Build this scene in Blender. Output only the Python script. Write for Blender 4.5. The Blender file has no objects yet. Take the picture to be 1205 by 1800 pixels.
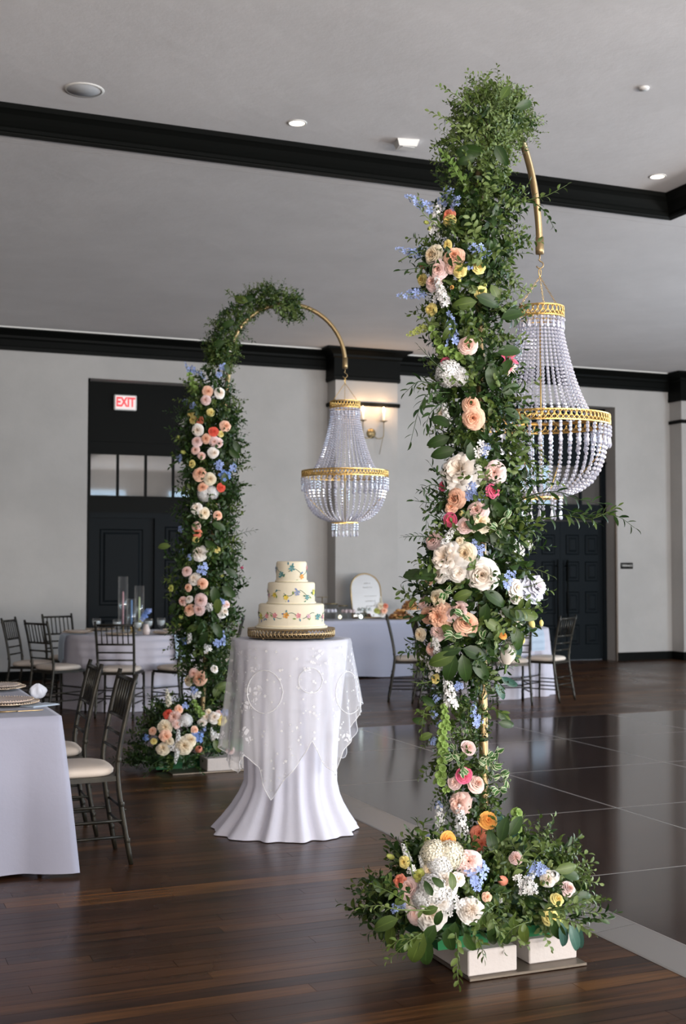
import bpy, math, random
from mathutils import Vector, Matrix

# ------------------------------------------------------------------ camera, world, light, exposure
SC = bpy.context.scene
COL = SC.collection
F_PX, CX, CY = 2195.0, 602.5, 900.0
YAW, PITCH, EYE = math.radians(22.33), math.radians(2.478), 1.48
cam_data = bpy.data.cameras.new('camera')
cam_data.sensor_fit = 'HORIZONTAL'
cam_data.sensor_width = 36.0
cam_data.lens = 36.0 * F_PX / 1205.0
cam_data.clip_start = 0.1
cam_data.clip_end = 100
cam_data.dof.use_dof = True
cam_data.dof.focus_distance = 5.0
cam_data.dof.aperture_fstop = 6.5
cam = bpy.data.objects.new('camera', cam_data)
cam.location = (0, 0, EYE)
cam.rotation_euler = (math.radians(90) + PITCH, 0, -YAW)
COL.objects.link(cam)
SC.camera = cam
SC.view_settings.view_transform = 'Standard'
SC.view_settings.look = 'None'
SC.view_settings.exposure = 0.0
SC.view_settings.gamma = 1.0
SC.view_settings.use_curve_mapping = False
SC.cycles.max_bounces = 7
SC.cycles.diffuse_bounces = 4
SC.cycles.glossy_bounces = 3
SC.cycles.transparent_max_bounces = 24
SC.cycles.transmission_bounces = 4
SC.cycles.sample_clamp_indirect = 4.0
SC.cycles.caustics_reflective = False
SC.cycles.caustics_refractive = False
w = bpy.data.worlds.new('world')
SC.world = w
w.use_nodes = True
w.node_tree.nodes['Background'].inputs[0].default_value = (0.75, 0.85, 1.0, 1)
w.node_tree.nodes['Background'].inputs[1].default_value = 0.6

def area(name, loc, rot, sx, sy, power, color):
    l = bpy.data.lights.new(name, 'AREA')
    l.shape = 'RECTANGLE'; l.size = sx; l.size_y = sy; l.energy = power; l.color = color
    o = bpy.data.objects.new(name, l)
    o.location = loc; o.rotation_euler = rot
    COL.objects.link(o)
    return o

R90 = math.radians(90)
# added uplights without a real source, brightening the ceiling and walls
for wx in (1.5, 5.0, 8.5, 12.0):
    area('ceiling_fill', (wx, -5.7, 0.9), (math.radians(128), 0, 0), 3.0, 1.2, 540, (1.0, 0.91, 0.82))
area('ceiling_fill', (-3.0, -5.7, 0.9), (math.radians(128), 0, 0), 3.0, 1.2, 240, (1.0, 0.84, 0.70))
for wy in (1.5, 7.5):
    area('ceiling_fill', (14.7, wy, 0.9), (math.radians(128), 0, R90), 3.0, 1.2, 330, (1.0, 0.95, 0.90))
DAY = (0.66, 0.81, 1.0)
# daylight through the tall windows of the wall behind the photographer and of the right-hand wall
for wx, pw in ((-3.2, 8), (0.4, 34), (4.0, 95), (7.6, 150), (11.2, 200)):
    area('window_daylight', (wx, -5.85, 2.3), (R90, 0, 0), 2.2, 3.2, pw, DAY if wx < 6 else (0.50, 0.75, 1.0))
for wy, pw in ((0.5, 210), (4.5, 230), (8.5, 260)):
    area('window_daylight', (14.85, wy, 2.3), (R90, 0, R90), 2.2, 3.2, pw, (0.52, 0.77, 1.0))

# ------------------------------------------------------------------ picture geometry helpers
RIGHT = Vector((math.cos(YAW), -math.sin(YAW), 0))
FH = Vector((math.sin(YAW), math.cos(YAW), 0))
FWD = FH * math.cos(PITCH) + Vector((0, 0, 1)) * math.sin(PITCH)
UPC = Vector((0, 0, 1)) * math.cos(PITCH) - FH * math.sin(PITCH)
EYEV = Vector((0, 0, EYE))
def ray(px, py): return FWD + RIGHT * ((px - CX) / F_PX) + UPC * ((CY - py) / F_PX)
def P(px, py, d): return EYEV + ray(px, py) * d
def AZ(px, py, z=0.0):
    r = ray(px, py); return EYEV + r * ((z - EYE) / r.z)
def AY(px, py, Y):
    r = ray(px, py); return EYEV + r * (Y / r.y)
def HD(px, d, z=0.0):
    """the point of the horizontal plane z in the pixel column px at depth d"""
    p = EYEV + FH * d + RIGHT * ((px - CX) / F_PX * d); p.z = z; return p

# ------------------------------------------------------------------ scene tree helpers
def mark(o, label=None, cat=None, group=None, kind=None):
    if label: o['label'] = label
    if cat: o['category'] = cat
    if group: o['group'] = group
    if kind: o['kind'] = kind
    return o
def thing(name, loc, label, cat, group=None, rz=0.0):
    o = bpy.data.objects.new(name, None)
    o.location = loc; o.rotation_euler = (0, 0, rz)
    o.empty_display_size = 0.1
    COL.objects.link(o)
    return mark(o, label, cat, group)
def put(name, mesh, parent, M, color=None, label=None):
    o = bpy.data.objects.new(name, mesh)
    COL.objects.link(o)
    if parent is not None: o.parent = parent
    o.matrix_basis = M
    if color: o.color = (*color, 1)
    if label: o['label'] = label
    return o
def kids(o): return [c for c in bpy.data.objects if c.parent == o]
KIDS = {}
def copy_tree(o, parent=None, src_children=None):
    c = o.copy(); COL.objects.link(c); c.parent = parent
    for ch in list(o.children): copy_tree(ch, c)
    return c

class MB:
    """collects vertices and faces, then links them as one mesh object"""
    def __init__(s): s.v = []; s.f = []; s.t = []; s.mi = []; s.sm = []
    def add(s, vs, fs, t=None, mi=0, smooth=False):
        b = len(s.v); s.v.extend(tuple(x) for x in vs)
        s.t.extend(t if t is not None else [0.0] * len(vs))
        for f in fs: s.f.append(tuple(b + i for i in f)); s.mi.append(mi); s.sm.append(smooth)
    def box(s, x0, x1, y0, y1, z0, z1, mi=0):
        s.add([(x0,y0,z0),(x1,y0,z0),(x1,y1,z0),(x0,y1,z0),(x0,y0,z1),(x1,y0,z1),(x1,y1,z1),(x0,y1,z1)],
              [(0,3,2,1),(4,5,6,7),(0,1,5,4),(1,2,6,5),(2,3,7,6),(3,0,4,7)], mi=mi)
    def bevbox(s, x0, x1, y0, y1, z0, z1, b, mi=0, M=None):
        xs = (x0, x0+b, x1-b, x1); ys = (y0, y0+b, y1-b, y1); zs = (z0, z0+b, z1-b, z1)
        V = []; idx = {}
        def vid(a):
            if a not in idx:
                idx[a] = len(V); v = Vector((xs[a[0]], ys[a[1]], zs[a[2]])); V.append(M @ v if M else v)
            return idx[a]
        Fs = []
        for sx in (0, 3):
            i = 1 if sx == 0 else 2
            q = [(sx,1,1),(sx,2,1),(sx,2,2),(sx,1,2)]; Fs.append([vid(a) for a in (q if sx else q[::-1])])
            q = [(1,sx,1),(2,sx,1),(2,sx,2),(1,sx,2)]; Fs.append([vid(a) for a in (q[::-1] if sx else q)])
            q = [(1,1,sx),(2,1,sx),(2,2,sx),(1,2,sx)]; Fs.append([vid(a) for a in (q if sx else q[::-1])])
        for a in (0, 3):
            for c in (0, 3):
                a1 = 1 if a == 0 else 2; c1 = 1 if c == 0 else 2
                Fs.append([vid(x) for x in ((a,c1,1),(a,c1,2),(a1,c,2),(a1,c,1))])
                Fs.append([vid(x) for x in ((a,1,c1),(a,2,c1),(a1,2,c),(a1,1,c))])
                Fs.append([vid(x) for x in ((1,a,c1),(2,a,c1),(2,a1,c),(1,a1,c))])
        for a in (0,3):
            for c in (0,3):
                for e in (0,3):
                    a1 = 1 if a == 0 else 2; c1 = 1 if c == 0 else 2; e1 = 1 if e == 0 else 2
                    Fs.append([vid(x) for x in ((a,c1,e1),(a1,c,e1),(a1,c1,e))])
        s.add(V, Fs, mi=mi)
    def tube(s, pts, r, n=8, mi=0, smooth=True, cap=True, t=None):
        pts = [Vector(p) for p in pts]
        rs = r if isinstance(r, (list, tuple)) else [r] * len(pts)
        b = []; prev = None
        for i, p in enumerate(pts):
            d = (pts[min(i+1, len(pts)-1)] - pts[max(i-1, 0)])
            d = d.normalized() if d.length > 1e-9 else Vector((0,0,1))
            if prev is None:
                a = Vector((0,0,1)) if abs(d.z) < 0.9 else Vector((1,0,0))
                u = d.cross(a).normalized()
            else:
                u = (prev - d * prev.dot(d)).normalized()
            prev = u; v = d.cross(u)
            for k in range(n):
                an = 2*math.pi*k/n
                b.append(p + (u*math.cos(an) + v*math.sin(an)) * rs[i])
        fs = []
        for i in range(len(pts)-1):
            for k in range(n):
                k2 = (k+1) % n
                fs.append((i*n+k, i*n+k2, (i+1)*n+k2, (i+1)*n+k))
        if cap:
            fs.append(tuple(range(n-1, -1, -1))); m = (len(pts)-1)*n; fs.append(tuple(range(m, m+n)))
        s.add(b, fs, mi=mi, smooth=smooth, t=[t or 0.0]*len(b))
    def lathe(s, prof, n=24, mi=0, smooth=True, c=(0,0,0), close=False):
        b = []
        for (r, z) in prof:
            for k in range(n):
                a = 2*math.pi*k/n; b.append((c[0]+r*math.cos(a), c[1]+r*math.sin(a), c[2]+z))
        fs = []
        m = len(prof)
        for i in range(m-1 if not close else m):
            j = (i+1) % m
            for k in range(n):
                k2 = (k+1) % n; fs.append((i*n+k, i*n+k2, j*n+k2, j*n+k))
        s.add(b, fs, mi=mi, smooth=smooth)
    def prism(s, poly, z0, z1, mi=0):
        n = len(poly); b = [(x,y,z0) for x,y in poly] + [(x,y,z1) for x,y in poly]
        s.add(b, [tuple(range(n-1,-1,-1)), tuple(range(n,2*n))] + [(i,(i+1)%n,n+(i+1)%n,n+i) for i in range(n)], mi=mi)
    def merge(s, o, M, tmul=None):
        s.add([M @ Vector(v) for v in o.v], o.f, t=list(o.t), smooth=True)
        for i in range(len(o.f)):
            s.sm[-len(o.f)+i] = o.sm[i]; s.mi[-len(o.f)+i] = o.mi[i]
    def mesh(s, name, mats, attr=True, off=None):
        me = bpy.data.meshes.new(name)
        vs = s.v if off is None else [(x-off[0], y-off[1], z-off[2]) for x,y,z in s.v]
        me.from_pydata(vs, [], s.f)
        if not isinstance(mats, (list, tuple)): mats = [mats]
        for m in mats: me.materials.append(m)
        me.polygons.foreach_set('material_index', s.mi)
        me.polygons.foreach_set('use_smooth', s.sm)
        if attr:
            a = me.attributes.new('t', 'FLOAT', 'POINT'); a.data.foreach_set('value', s.t)
        me.update()
        return me
    def build(s, name, mats, parent=None, off=None, kind=None, label=None, M=None, color=None):
        me = s.mesh(name, mats, off=off)
        o = bpy.data.objects.new(name, me); COL.objects.link(o)
        if parent is not None: o.parent = parent
        if M is not None: o.matrix_basis = M
        if kind: o['kind'] = kind
        if label: o['label'] = label
        if color: o.color = (*color, 1)
        return o

def frame(origin, zdir, roll=0.0, scale=1.0):
    z = Vector(zdir).normalized()
    a = Vector((0,0,1)) if abs(z.z) < 0.95 else Vector((1,0,0))
    x = a.cross(z).normalized(); y = z.cross(x)
    R = Matrix((x, y, z)).transposed().to_4x4() @ Matrix.Rotation(roll, 4, 'Z')
    return Matrix.Translation(origin) @ R @ Matrix.Scale(scale, 4)

# ------------------------------------------------------------------ materials
def mat(name, color=(0.5,0.5,0.5), rough=0.5, metal=0.0, spec=0.5, **kw):
    m = bpy.data.materials.new(name); m.use_nodes = True
    b = m.node_tree.nodes['Principled BSDF']
    b.inputs['Base Color'].default_value = (*color, 1)
    b.inputs['Roughness'].default_value = rough
    b.inputs['Metallic'].default_value = metal
    b.inputs['Specular IOR Level'].default_value = spec
    for k, v in kw.items(): b.inputs[k.replace('_', ' ')].default_value = v
    return m
class NT:
    def __init__(s, m): s.nt = m.node_tree; s.b = m.node_tree.nodes['Principled BSDF']
    def n(s, typ, **kw):
        x = s.nt.nodes.new(typ)
        for k, v in kw.items(): setattr(x, k, v)
        return x
    def l(s, a, b): s.nt.links.new(a, b)
    def noise(s, scale=5, detail=3, vec=None, rough=0.5, stretch=None, coord='Object'):
        n = s.n('ShaderNodeTexNoise'); n.inputs['Scale'].default_value = scale; n.inputs['Detail'].default_value = detail
        n.inputs['Roughness'].default_value = rough
        tc = s.n('ShaderNodeTexCoord'); src = vec or tc.outputs[coord]
        if stretch:
            mp = s.n('ShaderNodeMapping'); mp.inputs['Scale'].default_value = stretch
            s.l(src, mp.inputs['Vector']); src = mp.outputs['Vector']
        s.l(src, n.inputs['Vector']); return n.outputs['Fac']
    def ramp(s, fac, stops):
        r = s.n('ShaderNodeValToRGB'); e = r.color_ramp.elements
        while len(e) < len(stops): e.new(0.5)
        for i, (p, c) in enumerate(stops):
            e[i].position = p; e[i].color = (*c, 1) if len(c) == 3 else c
        s.l(fac, r.inputs['Fac']); return r.outputs['Color']
    def mixc(s, f, a, b, mode='MIX'):
        m = s.n('ShaderNodeMix', data_type='RGBA', blend_type=mode)
        for k, v in ((0, f), (6, a), (7, b)):
            if hasattr(v, 'is_output'): s.l(v, m.inputs[k])
            elif k == 0: m.inputs[0].default_value = v
            else: m.inputs[k].default_value = (*v, 1)
        return m.outputs[2]
    def math(s, op, a, b=0.0):
        m = s.n('ShaderNodeMath', operation=op)
        for k, v in ((0, a), (1, b)):
            if hasattr(v, 'is_output'): s.l(v, m.inputs[k])
            else: m.inputs[k].default_value = v
        return m.outputs[0]
    def bump(s, h, strength=0.2, dist=0.01):
        b = s.n('ShaderNodeBump'); b.inputs['Strength'].default_value = strength; b.inputs['Distance'].default_value = dist
        s.l(h, b.inputs['Height']); s.l(b.outputs['Normal'], s.b.inputs['Normal'])

def plaster(name, color, amt=0.06):
    m = mat(name, color, 0.75, spec=0.25); t = NT(m)
    f = t.noise(1.1, 5, rough=0.6)
    c0 = tuple(c*(1-amt) for c in color); c1 = tuple(min(1, c*(1+amt)) for c in color)
    t.l(t.ramp(f, [(0.35, c0), (0.65, c1)]), t.b.inputs['Base Color'])
    t.bump(t.noise(3.5, 6, rough=0.65), 0.25, 0.02)
    return m
M_WALL = plaster('wall_plaster', (0.43, 0.415, 0.40))
M_CEIL = plaster('ceiling_plaster', (0.72, 0.705, 0.715), 0.04)
M_BLACK = mat('black_painted_wood', (0.0045, 0.005, 0.0045), 0.48, spec=0.06)
_t = NT(M_BLACK); _t.bump(_t.noise(40, 3, stretch=(0.05, 1, 1)), 0.05, 0.003)
M_DOOR = mat('dark_slate_paint', (0.0075, 0.010, 0.012), 0.45, spec=0.05)
_t = NT(M_DOOR); _t.bump(_t.noise(30, 3, stretch=(1, 1, 0.05)), 0.05, 0.003)
M_WHITE = mat('white_plastic', (0.75, 0.74, 0.72), 0.4)
M_JAMB = mat('brown_jamb_wood', (0.16, 0.12, 0.09), 0.5)
M_BEIGE = mat('beige_ceiling_bead', (0.8, 0.78, 0.74), 0.5)

# walnut planks: each plank has its own tone (a random value per object or per island)
M_PLANK = mat('dark_walnut_plank', (0.05, 0.03, 0.02), 0.3, spec=0.17); t = NT(M_PLANK)
oi = t.n('ShaderNodeObjectInfo'); ge = t.n('ShaderNodeNewGeometry')
rnd = t.math('FRACT', t.math('ADD', oi.outputs['Random'], ge.outputs['Random Per Island']))
grain = t.noise(2.2, 6, rough=0.62, stretch=(0.7, 16, 1), vec=ge.outputs['Position'])
base = t.ramp(rnd, [(0.0, (0.030, 0.014, 0.008)), (0.5, (0.048, 0.022, 0.011)), (0.85, (0.070, 0.032, 0.014)), (1.0, (0.125, 0.058, 0.020))])
shade = t.ramp(grain, [(0.34, (0.38, 0.36, 0.36)), (0.62, (1.45, 1.32, 1.15))])
t.l(t.mixc(1.0, base, shade, 'MULTIPLY'), t.b.inputs['Base Color'])
t.l(t.ramp(t.noise(1.3, 4, vec=ge.outputs['Position']), [(0.3, (0.24,)*3), (0.7, (0.36,)*3)]), t.b.inputs['Roughness'])
t.bump(grain, 0.06, 0.003)
M_FLOORBASE = mat('floor_joint_dark', (0.01, 0.007, 0.005), 0.6)
M_DANCE = mat('glossy_dark_walnut_panel', (0.05, 0.03, 0.02), 0.12, spec=0.6); t = NT(M_DANCE)
oi = t.n('ShaderNodeObjectInfo'); ge = t.n('ShaderNodeNewGeometry')
grain = t.noise(2.5, 6, rough=0.62, stretch=(0.8, 14, 1), vec=ge.outputs['Position'])
base = t.ramp(oi.outputs['Random'], [(0.0, (0.030, 0.018, 0.015)), (1.0, (0.045, 0.026, 0.020))])
t.l(t.mixc(1.0, base, t.ramp(grain, [(0.35, (0.6, 0.6, 0.6)), (0.65, (1.3, 1.25, 1.2))]), 'MULTIPLY'), t.b.inputs['Base Color'])
M_SEAM = mat('aluminium_seam', (0.62, 0.60, 0.58), 0.4, 0.9)
M_STRIP = mat('brushed_aluminium_edge', (0.42, 0.40, 0.385), 0.38, 0.75); t = NT(M_STRIP)
t.bump(t.noise(60, 2, stretch=(20, 0.5, 1)), 0.06, 0.002)

M_BRASS = mat('brushed_gold_pipe', (0.36, 0.26, 0.135), 0.42, 0.8)
M_GOLD = mat('polished_gold', (0.72, 0.47, 0.16), 0.3, 0.95)
M_OLDGOLD = mat('antique_gold', (0.42, 0.31, 0.17), 0.42, 0.9)
M_SCONCE = mat('aged_brass', (0.30, 0.24, 0.13), 0.4, 0.8)
M_STEEL = mat('galvanised_steel', (0.55, 0.53, 0.5), 0.3, 0.9)
M_CHAIR = mat('dark_pewter_frame', (0.020, 0.018, 0.014), 0.36, 0.25, 0.3)
_t = NT(M_CHAIR); _t.l(_t.ramp(_t.noise(14, 4), [(0.35, (0.011, 0.010, 0.008)), (0.7, (0.032, 0.028, 0.019))]), _t.b.inputs['Base Color'])
M_CUSH = mat('ivory_cushion', (0.62, 0.54, 0.47), 0.8, spec=0.2)
_t = NT(M_CUSH); _t.bump(_t.noise(60, 3), 0.15, 0.003)
def cloth_mat(name, color):
    m = mat(name, color, 0.85, spec=0.15, Sheen_Weight=0.15); t = NT(m)
    t.bump(t.noise(9, 4, rough=0.6), 0.25, 0.01)
    return m
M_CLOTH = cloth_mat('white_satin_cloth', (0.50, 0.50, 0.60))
M_CLOTH3 = cloth_mat('dimmed_white_satin', (0.34, 0.35, 0.44))  # white cloth darkened in colour to offset strong light on the near-left table
M_CLOTH4 = cloth_mat('brightened_white_satin', (0.70, 0.70, 0.80))  # white cloth lightened in colour to make up for weak light under the cake
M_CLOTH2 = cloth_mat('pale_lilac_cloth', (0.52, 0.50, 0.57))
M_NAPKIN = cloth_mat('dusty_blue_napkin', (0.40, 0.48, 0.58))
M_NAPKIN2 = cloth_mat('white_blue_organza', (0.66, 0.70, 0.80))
# sheer lace: holes are transparent, vines and medallions are denser thread
M_LACE = mat('sheer_lace', (0.80, 0.80, 0.84), 0.8, spec=0.15); t = NT(M_LACE)
tc = t.n('ShaderNodeTexCoord')
vo = t.n('ShaderNodeTexVoronoi', feature='DISTANCE_TO_EDGE'); vo.inputs['Scale'].default_value = 34
t.l(tc.outputs['Object'], vo.inputs['Vector'])
fl = t.n('ShaderNodeTexVoronoi'); fl.inputs['Scale'].default_value = 11; t.l(tc.outputs['Object'], fl.inputs['Vector'])
motif = t.math('MULTIPLY', t.math('LESS_THAN', fl.outputs['Distance'], 0.33), t.math('GREATER_THAN', vo.outputs['Distance'], 0.10))
zone = t.math('GREATER_THAN', t.noise(4.5, 3), 0.52)
thr = t.math('MULTIPLY', motif, zone)
tr = t.n('ShaderNodeBsdfTransparent'); ms = t.n('ShaderNodeMixShader')
al = t.math('ADD', 0.36, t.math('MULTIPLY', thr, 0.45))
t.l(al, ms.inputs[0]); t.l(tr.outputs[0], ms.inputs[1]); t.l(t.b.outputs[0], ms.inputs[2])
t.l(ms.outputs[0], t.nt.nodes['Material Output'].inputs['Surface'])
M_THREAD = mat('white_embroidery_thread', (0.85, 0.85, 0.86), 0.7, spec=0.2)

def see_through(name, color, alpha, rough=0.03, tint=(1,1,1)):
    """clear glass that lets light through without refraction, with real gloss on its facets"""
    m = mat(name, color, rough, spec=0.8); t = NT(m)
    tr = t.n('ShaderNodeBsdfTransparent'); tr.inputs[0].default_value = (*tint, 1)
    gl = t.n('ShaderNodeBsdfGlossy'); gl.inputs['Roughness'].default_value = rough; gl.inputs[0].default_value = (*color, 1)
    lw = t.n('ShaderNodeLayerWeight')
    f = t.math('ADD', t.math('MULTIPLY', t.math('POWER', lw.outputs['Facing'], 3.5), 0.6), alpha)
    ms = t.n('ShaderNodeMixShader')
    t.l(f, ms.inputs[0]); t.l(tr.outputs[0], ms.inputs[1]); t.l(gl.outputs[0], ms.inputs[2])
    t.l(ms.outputs[0], t.nt.nodes['Material Output'].inputs['Surface'])
    return m
M_GLASS = see_through('clear_glass', (1, 1, 1), 0.06, tint=(0.97, 0.985, 0.98))
M_PANE = see_through('window_pane_glass', (1, 1, 1), 0.035)
# cut crystal: facets partly mirror the room and partly pass and scatter light
M_CRYSTAL = mat('cut_crystal', (0.93, 0.93, 1.0), 0.06, spec=1.0); t = NT(M_CRYSTAL)
tr = t.n('ShaderNodeBsdfTransparent'); tr.inputs[0].default_value = (0.93, 0.94, 1, 1)
gl = t.n('ShaderNodeBsdfGlossy'); gl.inputs['Roughness'].default_value = 0.08; gl.inputs[0].default_value = (1, 1, 1, 1)
df = t.n('ShaderNodeBsdfDiffuse'); df.inputs[0].default_value = (0.88, 0.88, 1.0, 1)
m1 = t.n('ShaderNodeMixShader'); m1.inputs[0].default_value = 0.5
m2 = t.n('ShaderNodeMixShader'); m2.inputs[0].default_value = 0.58
t.l(df.outputs[0], m1.inputs[1]); t.l(gl.outputs[0], m1.inputs[2])
t.l(tr.outputs[0], m2.inputs[1]); t.l(m1.outputs[0], m2.inputs[2])
t.l(m2.outputs[0], t.nt.nodes['Material Output'].inputs['Surface'])
M_MIRROR = mat('mirror_silver', (0.85, 0.86, 0.86), 0.03, 1.0)
M_CONC = mat('pale_concrete', (0.52, 0.48, 0.46), 0.9, spec=0.1)
_t = NT(M_CONC); _t.bump(_t.noise(60, 5), 0.4, 0.004)
M_PLATE = mat('raw_steel_plate', (0.17, 0.14, 0.11), 0.4, 0.6)
M_TRAY = mat('green_plastic_tray', (0.012, 0.13, 0.045), 0.5)
M_FOAM = mat('green_floral_foam', (0.03, 0.10, 0.03), 0.9)
M_FOND = mat('ivory_fondant', (0.78, 0.71, 0.55), 0.5, spec=0.3)
M_STEM = mat('green_stem', (0.13, 0.22, 0.06), 0.5)
M_VINE = mat('piped_icing_vine', (0.10, 0.16, 0.12), 0.6)
M_TIE = mat('white_cable_tie', (0.7, 0.68, 0.63), 0.5)
def objcol(name, rough=0.6, spec=0.3):
    m = mat(name, (0.5,)*3, rough, spec=spec); t = NT(m)
    oi = t.n('ShaderNodeObjectInfo'); t.l(oi.outputs['Color'], t.b.inputs['Base Color'])
    return m
M_OBJ = objcol('matte_tinted')
M_WAX = objcol('coloured_wax', 0.45, 0.4)
# petals: the object's own colour, deeper towards the heart of the bloom (attribute t: 0 heart, 1 rim)
M_PETAL = mat('petal', (0.8,)*3, 0.6, spec=0.2, Sheen_Weight=0.1); t = NT(M_PETAL)
oi = t.n('ShaderNodeObjectInfo'); at = t.n('ShaderNodeAttribute', attribute_name='t')
sat = t.mixc(1.0, oi.outputs['Color'], (1.0, 0.80, 0.62), 'MULTIPLY')
inner = t.mixc(0.45, sat, t.mixc(1.0, sat, oi.outputs['Color'], 'MULTIPLY'))
t.l(t.mixc(t.math('POWER', at.outputs['Fac'], 0.8), inner, oi.outputs['Color']), t.b.inputs['Base Color'])
M_PETAL2 = mat('floret', (0.8,)*3, 0.6, spec=0.2); t = NT(M_PETAL2)
oi = t.n('ShaderNodeObjectInfo'); ge = t.n('ShaderNodeNewGeometry')
t.l(t.mixc(t.ramp(ge.outputs['Random Per Island'], [(0, (0, 0, 0)), (1, (0.5,)*3)]), oi.outputs['Color'], t.mixc(1.0, oi.outputs['Color'], (0.75, 0.8, 0.9), 'MULTIPLY')), t.b.inputs['Base Color'])
def leaf_mat(name, c0, c1, rough=0.42, edge=None, mid=1.5):
    m = mat(name, c0, rough, spec=0.45); t = NT(m)
    oi = t.n('ShaderNodeObjectInfo'); ge = t.n('ShaderNodeNewGeometry'); at = t.n('ShaderNodeAttribute', attribute_name='t')
    r = t.math('FRACT', t.math('ADD', t.math('MULTIPLY', oi.outputs['Random'], 0.6), t.math('MULTIPLY', ge.outputs['Random Per Island'], 0.55)))
    c = t.ramp(r, [(0.0, c0), (1.0, c1)])
    if edge:
        c = t.mixc(t.ramp(at.outputs['Fac'], [(0.60, (0, 0, 0)), (0.72, (1, 1, 1))]), c, edge)
    else:
        c = t.mixc(t.ramp(at.outputs['Fac'], [(0.0, (0.8,)*3), (0.10, (0, 0, 0))]), c, tuple(min(1, x*mid) for x in c1))
    t.l(c, t.b.inputs['Base Color'])
    tl = t.n('ShaderNodeBsdfTranslucent'); t.l(c, tl.inputs[0])
    ms = t.n('ShaderNodeMixShader'); ms.inputs[0].default_value = 0.18
    t.l(t.b.outputs[0], ms.inputs[1]); t.l(tl.outputs[0], ms.inputs[2])
    t.l(ms.outputs[0], t.nt.nodes['Material Output'].inputs['Surface'])
    return m
M_LDARK = leaf_mat('dark_glossy_leaf', (0.012, 0.036, 0.009), (0.036, 0.078, 0.016), 0.42)
M_LMID = leaf_mat('mid_green_leaf', (0.038, 0.082, 0.014), (0.115, 0.165, 0.034))
M_LLIGHT = leaf_mat('light_green_leaf', (0.085, 0.15, 0.035), (0.19, 0.25, 0.085), 0.5)
M_LVAR = leaf_mat('white_edged_leaf', (0.035, 0.12, 0.025), (0.08, 0.20, 0.05), 0.45, edge=(0.62, 0.68, 0.45))
M_LBLUE = leaf_mat('blue_green_leaf', (0.03, 0.09, 0.075), (0.06, 0.14, 0.11), 0.35)
M_LBELL = leaf_mat('bell_cup_green', (0.10, 0.19, 0.035), (0.20, 0.30, 0.08), 0.5)
def emit(name, color, power):
    m = bpy.data.materials.new(name); m.use_nodes = True
    b = m.node_tree.nodes['Principled BSDF']; b.inputs['Base Color'].default_value = (*color, 1)
    b.inputs['Emission Color'].default_value = (*color, 1); b.inputs['Emission Strength'].default_value = power
    return m
M_LAMP = emit('lit_downlight', (1.0, 0.86, 0.72), 6.0)
M_FLAME = emit('lit_bulb', (1.0, 0.72, 0.42), 12.0)
M_EXITP = emit('exit_sign_face', (0.9, 0.82, 0.80), 0.35)
M_EXITR = emit('exit_sign_red', (1.0, 0.05, 0.06), 0.9)
# ------------------------------------------------------------------ the room
YB, XL, XR, YF, ZC, ZT = 16.5, -8.0, 15.0, -6.0, 4.55, 4.68     # back wall, sides, front, soffit, tray ceiling
DOORS = [(3.14, 4.82, 3.97), (9.50, 11.41, 3.98)]                # openings of the back wall
def structure(o): o['kind'] = 'structure'; return o

m = MB(); x = XL
for (a, b_, zt) in DOORS:
    m.box(x, a, YB, YB+0.30, 0, ZC+0.2); m.box(a, b_, YB, YB+0.30, zt, ZC+0.2); x = b_
m.box(x, XR+0.3, YB, YB+0.30, 0, ZC+0.2)
for (a, b_) in ((6.54, 7.50), (12.45, 13.5)):
    m.box(a, b_, YB-0.30, YB, 0, ZC)                              # pilasters
structure(m.build('wall_back', M_WALL))
m = MB(); m.box(XR, XR+0.2, YF, YB, 0, ZC+0.2); structure(m.build('wall_right', M_WALL))
m = MB(); m.box(XL-0.2, XL, YF, YB, 0, ZC+0.2); structure(m.build('wall_left', M_WALL))
m = MB(); m.box(XL-0.2, XR+0.2, YF-0.2, YF, 0, ZC+0.2); structure(m.build('wall_front', M_WALL))

# ceiling: a soffit ring round a shallow tray
TX0, TX1, TY0, TY1 = -7.0, 6.82, -5.0, 8.99
m = MB()
m.box(XL, XR, TY1, YB, ZC, ZC+0.3); m.box(TX1, XR, YF, TY1, ZC, ZC+0.3); m.box(XL, TX0, YF, TY1, ZC, ZC+0.3)
m.box(TX0, TX1, YF, TY0, ZC, ZC+0.3)
m.box(TX0-0.1, TX1+0.1, TY0-0.1, TY1+0.1, ZT+0.02, ZT+0.3)
ceil = structure(m.build('ceiling', M_CEIL))

p = AZ(0, 248, ZC)
m = MB(); m.box(XL, TX1+0.4, p.y, p.y+0.010, ZC-0.0004, ZC+0.001); structure(m.build('trim_8', mat('taped_plaster_joint', (0.56, 0.54, 0.54), 0.9, spec=0.1)))

def sweep_rect(x0, x1, y0, y1, prof, mi=0, sides='all'):
    """PROF (offset into the rectangle, z) swept round the inside of a rectangle with mitred corners"""
    mb = MB(); n = len(prof); V = []
    for (o, z) in prof: V += [(x0+o, y0+o, z), (x1-o, y0+o, z), (x1-o, y1-o, z), (x0+o, y1-o, z)]
    Fs = []
    for i in range(n-1):
        for k in range(4):
            k2 = (k+1) % 4; Fs.append((i*4+k, i*4+k2, (i+1)*4+k2, (i+1)*4+k))
    mb.add(V, Fs, mi=mi); return mb
prof = [(0.0, 4.60), (0.0, 4.535)]
o_ = 0.0
for k in range(5):
    prof += [(o_+0.004, 4.527), (o_+0.011, 4.527), (o_+0.014, 4.534)]; o_ += 0.015
prof += [(0.085, 4.540), (0.085, 4.565), (0.10, 4.575), (0.125, 4.60), (0.155, 4.635), (0.185, 4.655), (0.20, 4.662), (0.20, 4.70)]
structure(sweep_rect(TX0, TX1, TY0, TY1, prof).build('trim_1', M_BLACK))

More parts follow.
